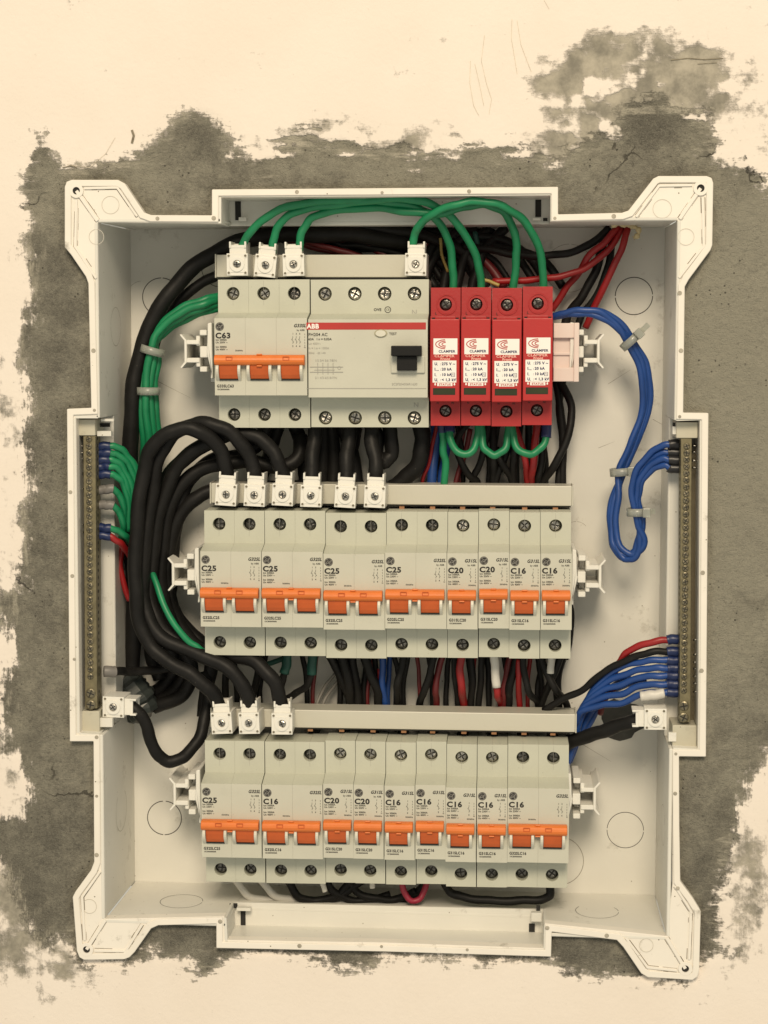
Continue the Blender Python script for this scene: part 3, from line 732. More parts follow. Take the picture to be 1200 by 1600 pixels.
# row 2
rows = {}
def row(L_, R_, items, group, jit):
    A_ = P(*L_, SH); B_ = P(*R_, SH); n = 12; k = 0
    for (poles, rating, label, *by), j in zip(items, jit):
        t = k/n; p = A_.lerp(B_, t); p.z += j; p.x = A_.x+(B_.x-A_.x)*t; p.y += random.uniform(-.3, .3)
        o = place_breaker(poles, rating, p, label, group, by[0] if by else True); o.rotation_euler.y = math.atan2(A_.z-B_.z, B_.x-A_.x)*0+random.uniform(-.004, .004)
        k += poles
row((319,797.5), (893,800.5), [
 (2,'C25','two pole C25 breaker at the left end of the middle row'),
 (2,'C25','two pole C25 breaker second from left in the middle row'),
 (2,'C25','two pole C25 breaker sitting slightly lower, third from left in the middle row'),
 (2,'C25','two pole C25 breaker in middle row just left of the single pole breakers'),
 (1,'C20','single pole C20 breaker right of the last C25 in middle row'),
 (1,'C20','single pole C20 breaker beside the C16 breakers in the middle row'),
 (1,'C16','single pole C16 breaker second from the right end of the middle row'),
 (1,'C16','single pole C16 breaker at the right end of the middle row beside rail clip')],
 'breakers in the middle row', [0,0,-1.1,-.1,-.2,.4,-.2,0])
row((320,1157), (890,1162.5), [
 (2,'C25','two pole C25 breaker at left end of the bottom row under the first two clamps'),
 (2,'C16','two pole C16 breaker second from left in the bottom row under the third clamp',False),
 (1,'C20','single pole C20 breaker in bottom row directly right of the two pole C16'),
 (1,'C20','single pole C20 breaker in bottom row directly left of the single pole C16 breakers'),
 (1,'C16','single pole C16 breaker in bottom row with pink wire below it',False),
 (1,'C16','single pole C16 breaker sitting slightly high, second of four in bottom row',False),
 (1,'C16','single pole C16 breaker sitting low, third of four in the bottom row',False),
 (1,'C16','single pole C16 breaker in bottom row, beside the last two pole breaker'),
 (2,'C16','two pole C16 breaker at the right end of the bottom row',False)],
 'breakers in the bottom row', [0,-.3,.7,.45,0,.6,-.7,-.8,-.4])

# residual current device
o = empty('residual_current_breaker', P(485.5, 437, SH)); O = Vector(P(485.5, 437, SH))
tag(o, 'wide beige four pole residual current breaker with red stripe and black toggle', 'circuit breaker', 'main devices on the top rail')
def lx(px, y): return P(px, 550, y).x-O.x
def lz(py, y): return P(550, py, y).z-O.z
WR = P(670, 437, SH).x-O.x
mb = MB(); hx = [lx(p, SH) for p in (508,554.5,601,647.5)]; hR = lz(667.5, SH)
e4 = [0, (hx[0]+hx[1])/2, (hx[1]+hx[2])/2, (hx[2]+hx[3])/2, WR]
nt_ = lz(499, NS); nb_ = lz(621, NS)
housing(mb, 0, WR, hx, hx, ht=-hR, nt=nt_, nb=nb_, mf=1, hr=4.0, zt=lz(459, SH), zb=-hR-(-lz(653, SH)))
mb.build('housing', [MCB, MCBF, DARK], o, .4)
for x in hx:
    screw(o, x, 3.4, lz(459, SH), 3.4, 1); screw(o, x, 3.4, lz(653, SH), 3.4, 1)
YN = NS-SH
mb = MB(); mb.box(lx(479,NS), lx(666,NS)-.2, YN-.15, YN, lz(515,NS), lz(504,NS)); mb.build('red_stripe', REDINK, o)
mb = MB(); y = YN-.2
mb.text('ABB', lx(480,NS), lz(513,NS), 3.6, y-.05, 2, 'L', .04)
mb.text('FH204 AC', lx(482,NS), lz(525,NS), 2.5, y, 0, 'L', .01); mb.text('63A   I n = 0,03A', lx(482,NS), lz(531.5,NS), 1.8, y, 0, 'L', .02)
mb.text('Un 400V~', lx(482,NS), lz(538.5,NS), 1.7, y, 1); mb.text('In = I m = 1000A', lx(482,NS), lz(545.5,NS), 1.7, y, 1); mb.text('50Hz   -25 +40', lx(482,NS), lz(553,NS), 1.6, y, 1)
mb.text('1/2 3/4 5/6 7/8/N', lx(492,NS), lz(565,NS), 1.8, y, 1)
for k in range(4): mb.box(lx(496+k*8,NS), lx(496.8+k*8,NS), y, y+.1, lz(585,NS), lz(567,NS), 1)
for a_, c_ in ((573,574),(581,582)): mb.box(lx(484,NS), lx(536,NS), y-.05, y+.05, lz(c_,NS), lz(a_,NS), 1)
mb.ring(lx(530,NS), lz(575,NS), .8, 1.0, y, None, 12, 1); mb.box(lx(491,NS), lx(523,NS), y-.02, y+.1, lz(578.5,NS), lz(577.8,NS), 1)
mb.text('2/1 4/3 6/5 8/7/N', lx(492,NS), lz(592,NS), 1.8, y, 1)
mb.text('TEST', lx(608,NS), lz(523.5,NS), 2.0, y, 0, 'L', .01)
mb.text('2CSF204006R1630', lx(612,NS), lz(602,NS), 1.9, y, 1)
mb.text('N', lx(643,SH), lz(492,SH), 4.2, -.08, 1); mb.text('N', lx(644,NS), lz(636,SH)+.0, 4.0, -.08, 1)
mb.ring(lx(606,SH), lz(484,SH), 1.5, 1.9, -.08, None, 16, 0); mb.text('CE', lx(606,SH), lz(485.5,SH), 1.7, -.1, 0, 'C'); mb.text('OVE', lx(590,SH), lz(486,SH), 2.2, -.08, 0, 'C', .03)
mb.box(lx(479,NS), lx(666,NS), y, y+.1, lz(607.4,NS), lz(606.6,NS), 1)
mb.build('printed_marking', [INK, INK2, STICK], o)
mb = MB(); n_ = 24; c = (lx(595,NS), lz(521,NS))
ell = lambda s: [(c[0]+3.7*s*math.cos(2*math.pi*i/n_), c[1]+2.3*s*math.sin(2*math.pi*i/n_)) for i in range(n_)]
mb.plate(ell(1), [ell(.8)], YN-.5, YN, 1); mb.plate(ell(.8), [], YN-1.2, YN, 0); mb.build('test_button', [CHEEK, mat('button_ring', (.35,.33,.22,1), .5)], o, .3)
mb = MB(); mb.box(lx(611,NS), lx(664,NS), YN-1.6, YN+.1, lz(583,NS), lz(556,NS)); mb.build('toggle_guard', MCBF, o, .6)
mb = MB(); mb.box(lx(613,NS)-.2, lx(660,NS)-.2, YN-9, YN, lz(556,NS), lz(541,NS)+.3); mb.box(lx(621,NS), lx(652,NS), YN-5.5, YN, lz(579,NS), lz(556,NS)); mb.build('toggle', mat('black_toggle', (.009,.009,.009,1), .5, bump=.1, spec=.2), o, .5)

# surge arresters
def make_spd():
    o = empty('surge_arrester', (0,0,0)); w = 17.15
    mb = MB()
    zt = -(475-449)/2.69; 
    nt_ = -(498-449)/2.69+.6; nb_ = -(626-449)/2.72; ht = (663-449)/2.69
    housing(mb, 0, w, [w/2], [w/2], ht=ht, nt=nt_+1.2, nb=nb_, st=nt_+1.3, mi=0, mf=0, hr=3.6, zt=zt, zb=ht-(640-449)/2.69, rec=3, dy=-6)
    mb.build('housing', [RED, RED, DARK], o, .5)
    YF = -15.0
    c = MB(); c.box(.15, w-.15, YF, -5, nb_, nt_-.6); c.build('cartridge', REDL, o, .5)
    dn = MB(); dn.box(.9, w-.9, -6.3, .1, nt_-.65, nt_+.35); dn.build('gap', DARK, o)
    n = MB(); n.box(2.6, w-2.6, -6.5, .2, nt_-.6, nt_+1.0); n.build('latch', RED, o, .3)
    r_ = MB(); r_.ring(w/2+.5, zt-.2, 5.2, 6.0, -.35, .1, 28); r_.build('terminal_ring', RED, o, .15, seg=1)
    s_ = MB(); y = YF-.06
    Z = lambda py: nt_-.6-(py-498)/2.73
    k = .2308/2.73    # picture offsets from the close-up, in mm per zoomed pixel
    sx = 2.1; sw = 13.7
    def at_(zx, zy): return sx+(zx-155)*.2167/2.73, Z(430+zy*.2167)
    def rect(x0, y0, x1, y1, mi, yy):
        a_ = at_(x0, y0); b_ = at_(x1, y1); s_.box(a_[0], b_[0], yy, yy+.04, b_[1], a_[1], mi)
    rect(155,452,327,566,0,y); rect(149,610,320,768,0,y)
    cc = at_(248,496)
    for rr in (6.2, 4.3, 2.5):        # the three nested arcs of the mark
        pts = []
        for q in range(9):
            a_ = math.radians(96+168*q/8); pts.append((cc[0]+rr*.98*math.cos(a_)-.1, cc[1]+.2+rr*.42*math.sin(a_)))
        A, B = strip(pts, .5)
        for i in range(len(pts)-1): s_.add([(A[i].x,y-.05,A[i].y),(A[i+1].x,y-.05,A[i+1].y),(B[i+1].x,y-.05,B[i+1].y),(B[i].x,y-.05,B[i].y)], [(0,1,2,3)], 1)
    p = at_(192,553); s_.text('CLAMPER', p[0], p[1], 2.0, y-.05, 2, 'L', .035, 0, 1.05)
    p = at_(162,586); s_.text('CLAMPER', p[0], p[1], 2.0, y-.05, 3, 'L', .02, 0, 1.30)
    p = at_(240,607); s_.text('Front', p[0], p[1], 2.0, y-.05, 3, 'C', .03, 0, 1.15)
    for t, zy in (('275 V ~', 643), ('20 kA', 681), ('10 kA', 720), ('< 1,3 kV', 757)):
        p = at_(215,zy); s_.text(t, p[0], p[1], 2.1, y-.05, 2, 'L', .045, 0, 1.02)
        p = at_(204,zy); s_.text(':', p[0], p[1], 1.9, y-.05, 2, 'L', .02)
    for t, sub, zy in (('U', 'c', 643), ('I', 'max', 681), ('I', 'n', 720), ('U', 'p', 757)):
        p = at_(163,zy); s_.text(t, p[0], p[1], 2.1, y-.05, 2, 'L', .05); s_.text(sub, p[0]+(1.4 if t == 'U' else .6), p[1]-.3, 1.1, y-.05, 2, 'L', .01)
    a_ = at_(296,712); s_.plate([(a_[0]-1.1,a_[1]-1.1),(a_[0]+1.1,a_[1]-1.1),(a_[0]+1.1,a_[1]+1.1),(a_[0]-1.1,a_[1]+1.1)], [[(a_[0]-.9,a_[1]-.9),(a_[0]+.9,a_[1]-.9),(a_[0]+.9,a_[1]+.9),(a_[0]-.9,a_[1]+.9)]], y-.05, None, 2)
    s_.text('T2', a_[0], a_[1]-.55, 1.4, y-.06, 2, 'C')
    rect(182,770,292,793,0,y); p = at_(237,789); s_.text('STATUS', p[0], p[1], 1.6, y-.05, 1, 'C', .03, 0, 1.15)
    for zx in (168, 306):
        p = at_(zx,781); s_.add([(p[0]-.45,y,p[1]+.3),(p[0]+.45,y,p[1]+.3),(p[0],y,p[1]+1.1)], [(0,1,2)], 0); s_.cyl(p[0], p[1]-.1, .5, y-.01, y+.02, 10, 0)
    p = at_(185,-142+430); 
    for t_, tx_, tz_, ts_ in (('L', 2.4, -(491-449)/2.69, 2.2), ('N', 3.4, nb_-1.9, 1.6), ('PE', w-5.2, nb_-1.9, 1.6)):
        q_ = MB(); q_.text(t_, tx_, tz_, ts_, -.08, 0, 'L', .02); q_.build('terminal_letter', INK, o)
    s_.build('label_sticker', [STICK, REDINK, NAVY, PINK, INK], o)
    a_ = at_(152,808); b_ = at_(312,857)
    g = MB(); g.box(a_[0], b_[0], YF-.05, YF+.3, b_[1], a_[1]); g.box(a_[0]+.35, b_[0]-.3, YF-.10, YF, b_[1]+.35, a_[1]-.5, 1); g.build('status_window', [DARK, WIN], o)
    screw(o, w/2, 1.6, zt, 3.1, 0); screw(o, w/2, 1.6, -(640-449)/2.69, 3.1, 0)
    return o
spd = make_spd()
A_ = P(673.3, 449.5, SH)
for i, (lab, dz) in enumerate([('red surge arrester with white sticker, directly right of the beige residual current breaker', 0),
    ('red surge arrester with white sticker, second from the beige residual current breaker', .1),
    ('red surge arrester with white sticker, third from left beside the end one', -.3), ('red surge arrester with white sticker at the right end beside the pale pink spacer', .45)]):
    o = spd if i == 0 else copy_tree(spd)
    o.location = Vector((A_.x+i*17.62, A_.y, A_.z+dz))*.001
    tag(o, lab, 'surge arrester', 'red surge arresters')

# ------------------------------------------------------------ rails with end clips
def clip_mb(flip):
    """end clip seen from the front: a moulded post that runs back to the panel; local x towards the outside is -"""
    s = -1 if flip else 1
    mb = MB()
    def bx(x0, x1, z0, z1, y0, y1):
        a, c = sorted((x0*s, x1*s)); mb.box(a, c, y0, y1, z0, z1)
    y0, y1 = 0, D-32-1.5
    bx(-14.5, -12.9, -7, 6.5, y0, y1); bx(-12.95, -5.5, 3.7, 6.3, y0+.1, y1-8); bx(-12.95, -5.5, -7, -4.2, y0+.1, y1-8)
    bx(-5.2, -.6, -4.0, 2.6, y0+.3, y1); bx(-7.6, -5.25, -9.5, -4.3, y0+1, y1-3); bx(-7.6, -5.25, 3.0, 8.8, y0+1, y1-3)
    bx(-5.2, -1.0, -12.4, -9.3, y0-.5, y1-10); bx(-5.2, -1.0, 9.0, 12.2, y0-.5, y1-10)
    bx(-5.1, -2.2, -9.3, -4.1, y0+14, y1-6); bx(-5.1, -2.2, 2.7, 8.9, y0+14, y1-6)
    bx(-.55, 1.6, -1.4, .2, y0-.2, y0+8)
    for sg in (1, -1):
        pts = [(-14.4,6.2*sg),(-17.2,9.6*sg),(-16.2,10.2*sg),(-12.9,6.4*sg)]
        mb.plate([(a*s, c-.3) for a, c in pts], [], y0+.05, y1-4)
    return mb
def plate_mb(flip):
    s = -1 if flip else 1; mb = MB(); q = [(.6,16),(2.9,16.4),(3.2,-16),(2.0,-16.4),(2.3,-12),(-.2,-1),(.2,5)]
    mb.plate([(a*s, c) for a, c in q], [], -6, 34); return mb
def rail(pyc, xl, xr, name_l):
    c = P((xl+xr)/2, pyc, 60); r_ = empty('din_rail', c)
    tag(r_, name_l, 'rail', 'rails carrying the breakers')
    a = P(xl, pyc, 60); b_ = P(xr, pyc, 60)
    mb = MB(); mb.box(a.x, b_.x, 62, 63, -17.5+c.z, 17.5+c.z); mb.box(a.x, b_.x, 63, 70, -12+c.z, -11+c.z); mb.box(a.x, b_.x, 63, 70, 11+c.z, 12+c.z); mb.box(a.x, b_.x, 69.5, 70.5, c.z-12, c.z+12)
    mb.build('rail_profile', GALV, r_, .2, origin=c, seg=1)
    return r_, c
def clips(r_, c, xl, yl, xr, yr, dep=30):
    for flip, x, y_ in ((False, xl, yl), (True, xr, yr)):
        p = P(x, y_, dep)
        mb = clip_mb(flip); o = mb.build('end_clip', SUP, r_, .35, seg=1); o.location = (p-c)*.001
        mb = plate_mb(flip); q = mb.build('end_plate', SUP, r_, .4, seg=1); q.location = (p-c)*.001
r_, c = rail(552, 328, 900, 'top steel rail with white end clips, carrying main breaker and red arresters'); clips(r_, c, 326, 548, 898, 548)
r_, c = rail(905, 318, 897, 'middle steel rail with white end clips, carrying twelve modules'); clips(r_, c, 306, 897, 901, 900)
r_, c = rail(1255, 320, 890, 'bottom steel rail with white end clips and scuffed foot on the right'); clips(r_, c, 308, 1241, 893, 1247)
# blank spacer right of the arresters
O = Vector(P(865, 505, 24)); o = empty('blank_spacer', O); tag(o, 'pale pink blank plastic spacer between the last red arrester and the right rail clip', 'spacer')
w_ = P(905, 505, 24).x-O.x; h_ = O.z-P(865, 596, 24).z
mb = MB(); mb.box(0, w_-.6, 2, 42, -h_, 0); mb.box(0, w_, -1.5, 2, -8.5, 0); mb.box(0, w_, -1.5, 2, -h_, -h_+8); mb.box(w_-3, w_, -2.5, 2.1, -h_-.2, .2)
mb.box(0, w_-3, .5, 2.1, -h_*.55, -h_*.5)
mb.build('spacer_body', SPACER, o, .4)

# ------------------------------------------------------------ busbars
def busbar(x0, x1, yt, yb, dep, label, teeth, front=36):
    A_ = P(x0, yt, dep); B_ = P(x1, yb, dep); O = Vector(A_); o = empty('comb_busbar', O); tag(o, label, 'busbar', 'comb busbars above the breakers')
    TL, TR_ = P(x0, yt[0] if isinstance(yt, tuple) else yt, dep), None
    l = B_.x-A_.x; h = A_.z-B_.z
    mb = MB(); mb.box(0, l-.9, 0, 20, -h, 0); mb.build('cover', BUS, o, .45)
    e_ = MB(); e_.box(l-.85, l, -.4, 20.4, -h-.4, .4); e_.build('end_cap', BUS, o, .25); e_ = MB(); e_.box(-.85, -.05, -.4, 20.4, -h-.4, .4); e_.build('end_cap', BUS, o, .25)
    g = MB(); g.box(1, l-1.5, 1.0, 18, -h-.9, -h+.1); g.build('tooth_slot', DARK, o)
    for t in teeth:
        q = P(t, yb, dep+2); m_ = MB(); m_.box(q.x-O.x-1.6, q.x-O.x+1.6, 1.8, 3.2, -h-(2.6 if yb > 1000 else 3.6), -h+.5); m_.build('copper_tooth', COPPER, o, .15, seg=1)
    return o
busbar(338, 668, 398, 432, 38, 'short beige busbar cover across the top of the main breaker, with four clamps', [])
busbar(330, 896, 755, 788.5, 38, 'long beige busbar cover above the middle row with copper teeth showing at right', [628,676,723,770,820,868])
o = busbar(331, 901, 1107, 1142, 38, 'long beige busbar cover above the bottom row of breakers', [485,534,583,631,676,725,772,819,864])
for ob in [x for x in bpy.data.objects if x.name.startswith('comb_busbar')]: ob.rotation_euler.y = .004

# ------------------------------------------------------------ feed clamps
def make_clamp():
    o = empty('feed_clamp', (0,0,0)); mb = MB()
    mb.box(-6.2, 6.2, 0, 17, -6.5, 6.3); mb.box(-4.9, 4.9, 2.5, 15, 6.0, 10.2)
    mb.box(-5.0, -3.9, 1.6, 15, 9.5, 13.2); mb.box(3.9, 5.0, 1.6, 15, 9.5, 13.2); mb.box(-3.95, 3.95, 11.5, 15, 9.5, 12.4)
    mb.box(-3.95, 3.95, 2.2, 3.3, 9.5, 11.2)
    mb.box(-4.6, 4.6, -.35, .1, -4.7, 4.7)
    mb.build('clamp_body', CLAMPM, o, .7, seg=3)
    b_ = MB(); b_.ring(0, 0, 2.5, 4.3, -1.0, .1, 28); b_.build('boss', CLAMPM, o, .3)
    h = MB(); 
    for sx in (-1, 1):
        for sz in (-1, 1): h.cyl(sx*4.9, sz*4.9, .75, -.42, .02, 12); h.ring(sx*4.9, sz*4.9, .75, 1.05, -.44, 0, 14, 1)
    h.cyl(0, 0, 2.52, -.3, -.25, 20)
    h.build('pin_hole', [mat('pin_hole_dark', (.16,.14,.10,1), .7), CLAMPM], o)
    screw(o, 0, -.6, 0, 2.25, 1, 'clamp_screw')
    return o
clamp = make_clamp(); first = True
def place_clamp(px, py, dep, rz, label, rx=0):
    global first
    o = clamp if first else copy_tree(clamp); first = False
    o.location = P(px, py, dep)*.001; o.rotation_euler = (rx, rz, random.uniform(-.05, .05)); tag(o, label, 'wire clamp', 'white feed clamps')
    for ch in o.children:
        if ch.name.startswith('clamp_screw'): ch.rotation_euler = (random.uniform(-.2,.2), random.uniform(0, 3), random.uniform(-.2,.2))
place_clamp(370.5,413,20,.0,'white clamp with green wire at the left end of the top busbar'); place_clamp(414.5,415,20,.10,'tilted white clamp with green wire, between two others on the top busbar')
place_clamp(458.5,413.5,20,-.02,'white clamp with green wire above the gap right of main breaker'); place_clamp(649.5,413,20,.02,'white clamp with green wire alone at the right end of the top busbar')
for x, y_, r__, lb in ((353,773,.07,'white clamp with thick black cable at far left of the middle busbar'),(397.5,774,.05,'white clamp second from left on the middle busbar'),
    (441.5,773,.05,'white clamp third from left on the middle busbar, over the second breaker'),(486,775,.03,'white clamp fourth from left on the middle busbar, with vertical black cable'),
    (539.5,776,.06,'white clamp on middle busbar between wider gaps, fifth from left'),(585.5,776,.04,'rightmost white clamp on the middle busbar, beside the long bare cover')):
    place_clamp(x, y_, 20, r__, lb)
for x, y_, r__, lb in ((346,1130,-.06,'white clamp at the far left end of the bottom busbar'),(389,1130,-.04,'white clamp between two others on the bottom busbar'),(440.5,1131,.0,'white clamp third on the bottom busbar, slightly apart')):
    place_clamp(x, y_, 20, r__, lb)
place_clamp(177,1105,12,math.pi/2+.02,'white clamp facing sideways at the foot of the left brass terminal bar')
place_clamp(1024,1124,12,-math.pi/2-.01,'white clamp facing sideways at the foot of the right brass terminal bar')

# ------------------------------------------------------------ brass terminal bars
def termbar(x0, x1, y0, y1, label, sx, ys, big, ends, side):
    dep = 9; c = P((x0+x1)/2, (y0+y1)/2, dep); o = empty('terminal_bar', c); tag(o, label, 'terminal bar', 'brass terminal bars')
    T0, T1 = P(x0, y0, dep), P(x1, y0, dep); B0 = P(x0+(3 if side == 'L' else -2), y1, dep)
    mb = MB(); w = T1.x-T0.x
    q0 = [Vector((T0.x, dep, T0.z)), Vector((T1.x, dep, T1.z)), Vector((B0.x+w, dep, B0.z)), Vector((B0.x, dep, B0.z))]
    mb.slab(q0, (0, 13, 0)); mb.build('bar', BRASS, o, .3, origin=c)
    ch_ = MB(); e0 = P(121 if side == 'L' else 1081, y0-3, 24); e1 = P(131 if side == 'L' else 1092, y1, 24); ch_.box(e0.x, e1.x, 24, 26, e1.z, e0.z); ch_.build('channel', CHAN, o, .2, origin=c, seg=1)
    g = MB()
    for i, yy in enumerate(ys):
        t = (yy-y0)/(y1-y0)
        p = P(sx+(1.5 if side == 'L' else -2.5)*t*2, yy, dep); s_ = screw(o, p.x-c.x, -.55, p.z-c.z, 1.85 if i < len(ys)-big else 2.9, 2, 'bar_screw'); s_.rotation_euler.y = random.uniform(0, 3)
        xx = (T1.x if side == 'L' else T0.x)+(B0.x-T0.x)*t
        for dy in (5.5,):
            v = []
            for k in range(10): a = 2*math.pi*k/10; v.append((xx+(.08 if side == 'L' else -.08), dep+dy+1.1*math.cos(a), p.z+1.1*math.sin(a)))
            g.add(v, [tuple(range(10))])
    g.build('wire_hole', DARK, o, origin=c)
    for (a0, b0, a1, b1) in ends:
        p = P(a0, b0, 12); q = P(a1, b1, 12); e_ = MB(); e_.box(p.x, q.x, 8, TR-.5, q.z, p.z); e_.build('end_block', ENDB, o, .4, origin=c)
    return o
ysL = [686+10.9*i for i in range(35)]+[1083,1101]
termbar(130,149,681,1107,'brass terminal bar full of cross head screws in the left side tray',139,ysL,2,[(123,655,151,680),(126,1109,158,1144)],'L')
ysR = [697+10.6*i for i in range(37)]+[1103,1121]
termbar(1064,1081,684,1128,'brass terminal bar full of cross head screws in the right side tray',1073,ysR,2,[(1056,659,1089,684),(1050,1131,1087,1166)],'R')
# bright wire ends on the far side of each bar
def wire_ends(pts, label, dx):
    mb = MB(); c = P(*pts[0], 16)
    for x, y_ in pts:
        p = P(x, y_, 16); mb.tube([p, p+Vector((dx*.5,0,.25)), p+Vector((dx,0,-.2))], [.55, .6, .35], 6)
    o = mb.build('bare_wire_end', STEEL, None, origin=c); tag(o, label, 'wire end'); return o
for i, (x, y_) in enumerate([(131,697),(131,708),(131,717),(131,740),(131,764),(131,820),(132,832)]):
    tag(wire_ends([(x,y_)], 'bare tinned wire end poking out behind the left brass bar', -3), group='bare wire ends by the left bar')
for i, (x, y_) in enumerate([(1081,697),(1081,707),(1081,720),(1081,731),(1083,1000),(1083,1023),(1083,1035),(1083,1045),(1083,1057),(1083,1068),(1083,1081)]):
    tag(wire_ends([(x,y_)], 'bare tinned wire end poking out right of the right brass bar', 3.2), group='bare wire ends by the right bar')

# ------------------------------------------------------------ wires
def wire(m_, r, pts, label, group=None, name='wire', ferrules=(), n=12, cat='wire'):
    p3 = [P(*p) for p in pts]; sp = spline(p3, 7)
    ph = random.uniform(0, 6); k_n = len(sp)
    for i in range(2, k_n-2):                     # hand-bent insulation is never perfectly true
        a = min(1, i/6, (k_n-1-i)/6)*.16*r**.5
        sp[i] = sp[i]+Vector((math.sin(i*.55+ph)*a, math.cos(i*.4+ph)*a, math.sin(i*.73+2*ph)*a))
    rv = [r*(1+.022*math.sin(i*.8+ph)+.012*math.sin(i*1.9+ph)) for i in range(k_n)]
    mb = MB(); o = mb.tube(sp, rv, n).build(name, m_, None, origin=p3[0])
    tag(o, label, cat, group)
    for (fm, end, ln, k) in ferrules:      # material, which end, length, radius factor
        q = sp if end == 0 else sp[::-1]
        pts_ = [q[0]]; acc = 0
        for i in range(1, len(q)):
            acc += (q[i]-q[i-1]).length; 
            if acc > ln: break
            pts_.append(q[i])
        if len(pts_) < 2: pts_ = [q[0], q[0]+(q[1]-q[0]).normalized()*ln]
        else: pts_.append(pts_[-1]+(pts_[-1]-pts_[-2]).normalized()*max(.5, ln-(acc if acc < ln else 0)*0-sum((pts_[i]-pts_[i-1]).length for i in range(1, len(pts_)))))
        nn = len(pts_); rr = [r*k*.97]+[r*k]*(nn-2)+[r*k*1.06] if nn > 2 else [r*k, r*k*1.05]
        f2 = MB(); f2.tube(pts_, rr, n); c_ = f2.build('ferrule', fm, o, .15, origin=p3[0], seg=1)
    return o
G1 = 2.35
# green jumpers from the top busbar over to the arresters
g = 'green jumpers looping to the surge arresters'
wire(KG, G1, [(376,392,26),(380,380,25),(392,362,22),(415,340,19),(450,323,17),(500,315,17),(560,312,17),(620,317,17),(657,327,18),(678,340,21),(694,360,27),(704,390,34),(708,425,38),(708,456,40)],
     'longest green wire, from the leftmost top clamp to the first red arrester', g)
wire(KG, G1, [(426,396,26),(427,375,25),(436,352,23),(455,334,21),(490,324,20),(540,318,19),(590,312,15),(640,311,12),(675,320,14),(700,335,18),(722,360,24),(740,392,32),(750,425,37),(752,456,40)],
     'green wire from the second top clamp to the second red arrester', g)
wire(KG, G1, [(467,392,26),(470,370,25),(477,352,24),(492,338,23),(530,328,22),(590,325,20),(640,331,17),(690,333,16),(730,322,14),(762,320,14),(786,331,18),(800,352,25),(807,385,33),(806,415,37),(801,455,40)],
     'green wire from the third top clamp to the third red arrester', g)
wire(KG, G1, [(646,392,26),(646,372,24),(656,352,19),(675,335,12),(705,322,8),(737,315,7),(772,318,8),(803,332,14),(826,355,22),(841,385,30),(848,418,36),(849,455,40)],
     'green wire arching from the lone right clamp to the last red arrester', g)
# green loops below the arresters
g = 'green loops under the surge arresters'
wire(KG, 2.2, [(703,652,40),(703,676,38),(708,698,36),(724,710,35),(740,702,36),(746,682,38),(747,652,40)], 'green U shaped jumper under first and second red arresters', g, ferrules=[(FU,0,9,1.35)])
wire(KG, 2.2, [(752,652,40),(753,680,38),(758,702,36),(773,711,35),(788,702,36),(794,680,38),(795,652,40)], 'green U shaped jumper under second and third red arresters', g)
wire(KG, 2.2, [(800,652,40),(801,675,38),(807,698,36),(825,710,35),(842,703,36),(853,685,38),(854,652,40)], 'green U shaped jumper under third and last red arresters', g, ferrules=[(FU,1,12,1.35)])
wire(KG, 2.2, [(691,652,42),(692,680,42),(693,705,43),(696,725,45),(693,770,48)], 'green wire dropping straight down from the first red arrester', None, ferrules=[(FU,0,9,1.35)])
# green bundle on the left
g = 'green wires bundled down the left side'
for i, (o_, d_) in enumerate([(0,44),(7,40),(14,43),(21,47),(10,49)]):
    k = i
    wire(KG, 2.25, [(345,462+o_*.9,50),(320,468+o_*.9,d_),(290,478+o_*1.0,d_),(262,497+o_*.9,d_),(243,520+o_*.75,d_),(228+o_*.9,552+o_*.4,d_),(221+o_,595,d_),(221+o_*1.05,640,d_),(224+o_*1.2,690,d_+4),(222+o_,740,d_+14),(215+o_,800,62)],
         ['outermost green wire of the left bundle','green wire second from outside in the left bundle','green wire in the middle of the left bundle','innermost green wire of the left bundle','green wire at the back of the left bundle'][i], g)
# earth wires at the left bar
g = 'green wires ending in blue sleeves at the left bar'
L5 = [(697,[(185,699),(198,711),(210,728),(222,760)]),(708,[(184,711),(198,722),(210,745),(218,790)]),(718.5,[(184,722),(196,738),(207,765),(210,810)]),(729,[(184,732),(194,748),(203,775),(205,820)]),(741,[(183,745),(193,757),(200,785),(200,830)])]
for i, (y_, pp) in enumerate(L5):
    wire(KG, 2.05, [(151,y_+1,20),(162,y_,20),(172,y_,20)]+[(a, b_, 22+3*j) for j, (a, b_) in enumerate(pp)], 'green wire with blue sleeve, number %s from the top of the left bar' % ['one','two','three','four','five'][i], g, ferrules=[(FU,0,8.0,1.32)])
wire(KG, 2.05, [(154,766,20),(165,765,20),(175,764,20),(186,773,23),(193,792,26),(195,830,32)], 'green wire with the upper grey sleeve at the left brass bar', None, ferrules=[(FG,0,8.5,1.35)])
wire(KG, 2.05, [(154,789,20),(165,789,20),(175,790,20),(186,800,23),(192,820,26),(188,850,32)], 'green wire with the lower grey sleeve at the left brass bar', None, ferrules=[(FG,0,8.5,1.35)])
wire(KG, 2.05, [(152,824,20),(162,825,20),(173,826,20),(185,830,22),(196,838,26),(205,850,36)], 'green wire with blue sleeve just above the red one at left bar', None, ferrules=[(FU,0,8.0,1.32)])
wire(KR, 2.0, [(152,836,20),(162,837,20),(173,839,20),(184,846,22),(195,856,28),(205,872,40)], 'red wire with blue sleeve at the left brass bar', None, ferrules=[(FU,0,8.0,1.32)])
wire(KR, 1.8, [(192,850,44),(188,880,44),(192,908,44),(202,938,46)], 'red wire hanging left of the black cable bundle', None)
wire(KR, 1.8, [(236,900,52),(238,918,52),(232,940,52)], 'short red wire showing right of the black cable bundle', None)
wire(KG, 1.95, [(212,800,62),(222,862,54),(237,893,36),(251,932,28),(267,967,25),(289,996,24),(306,1010,25),(322,1019,27),(340,1024,32)], 'green wire curving down to the lower left of middle row', None)
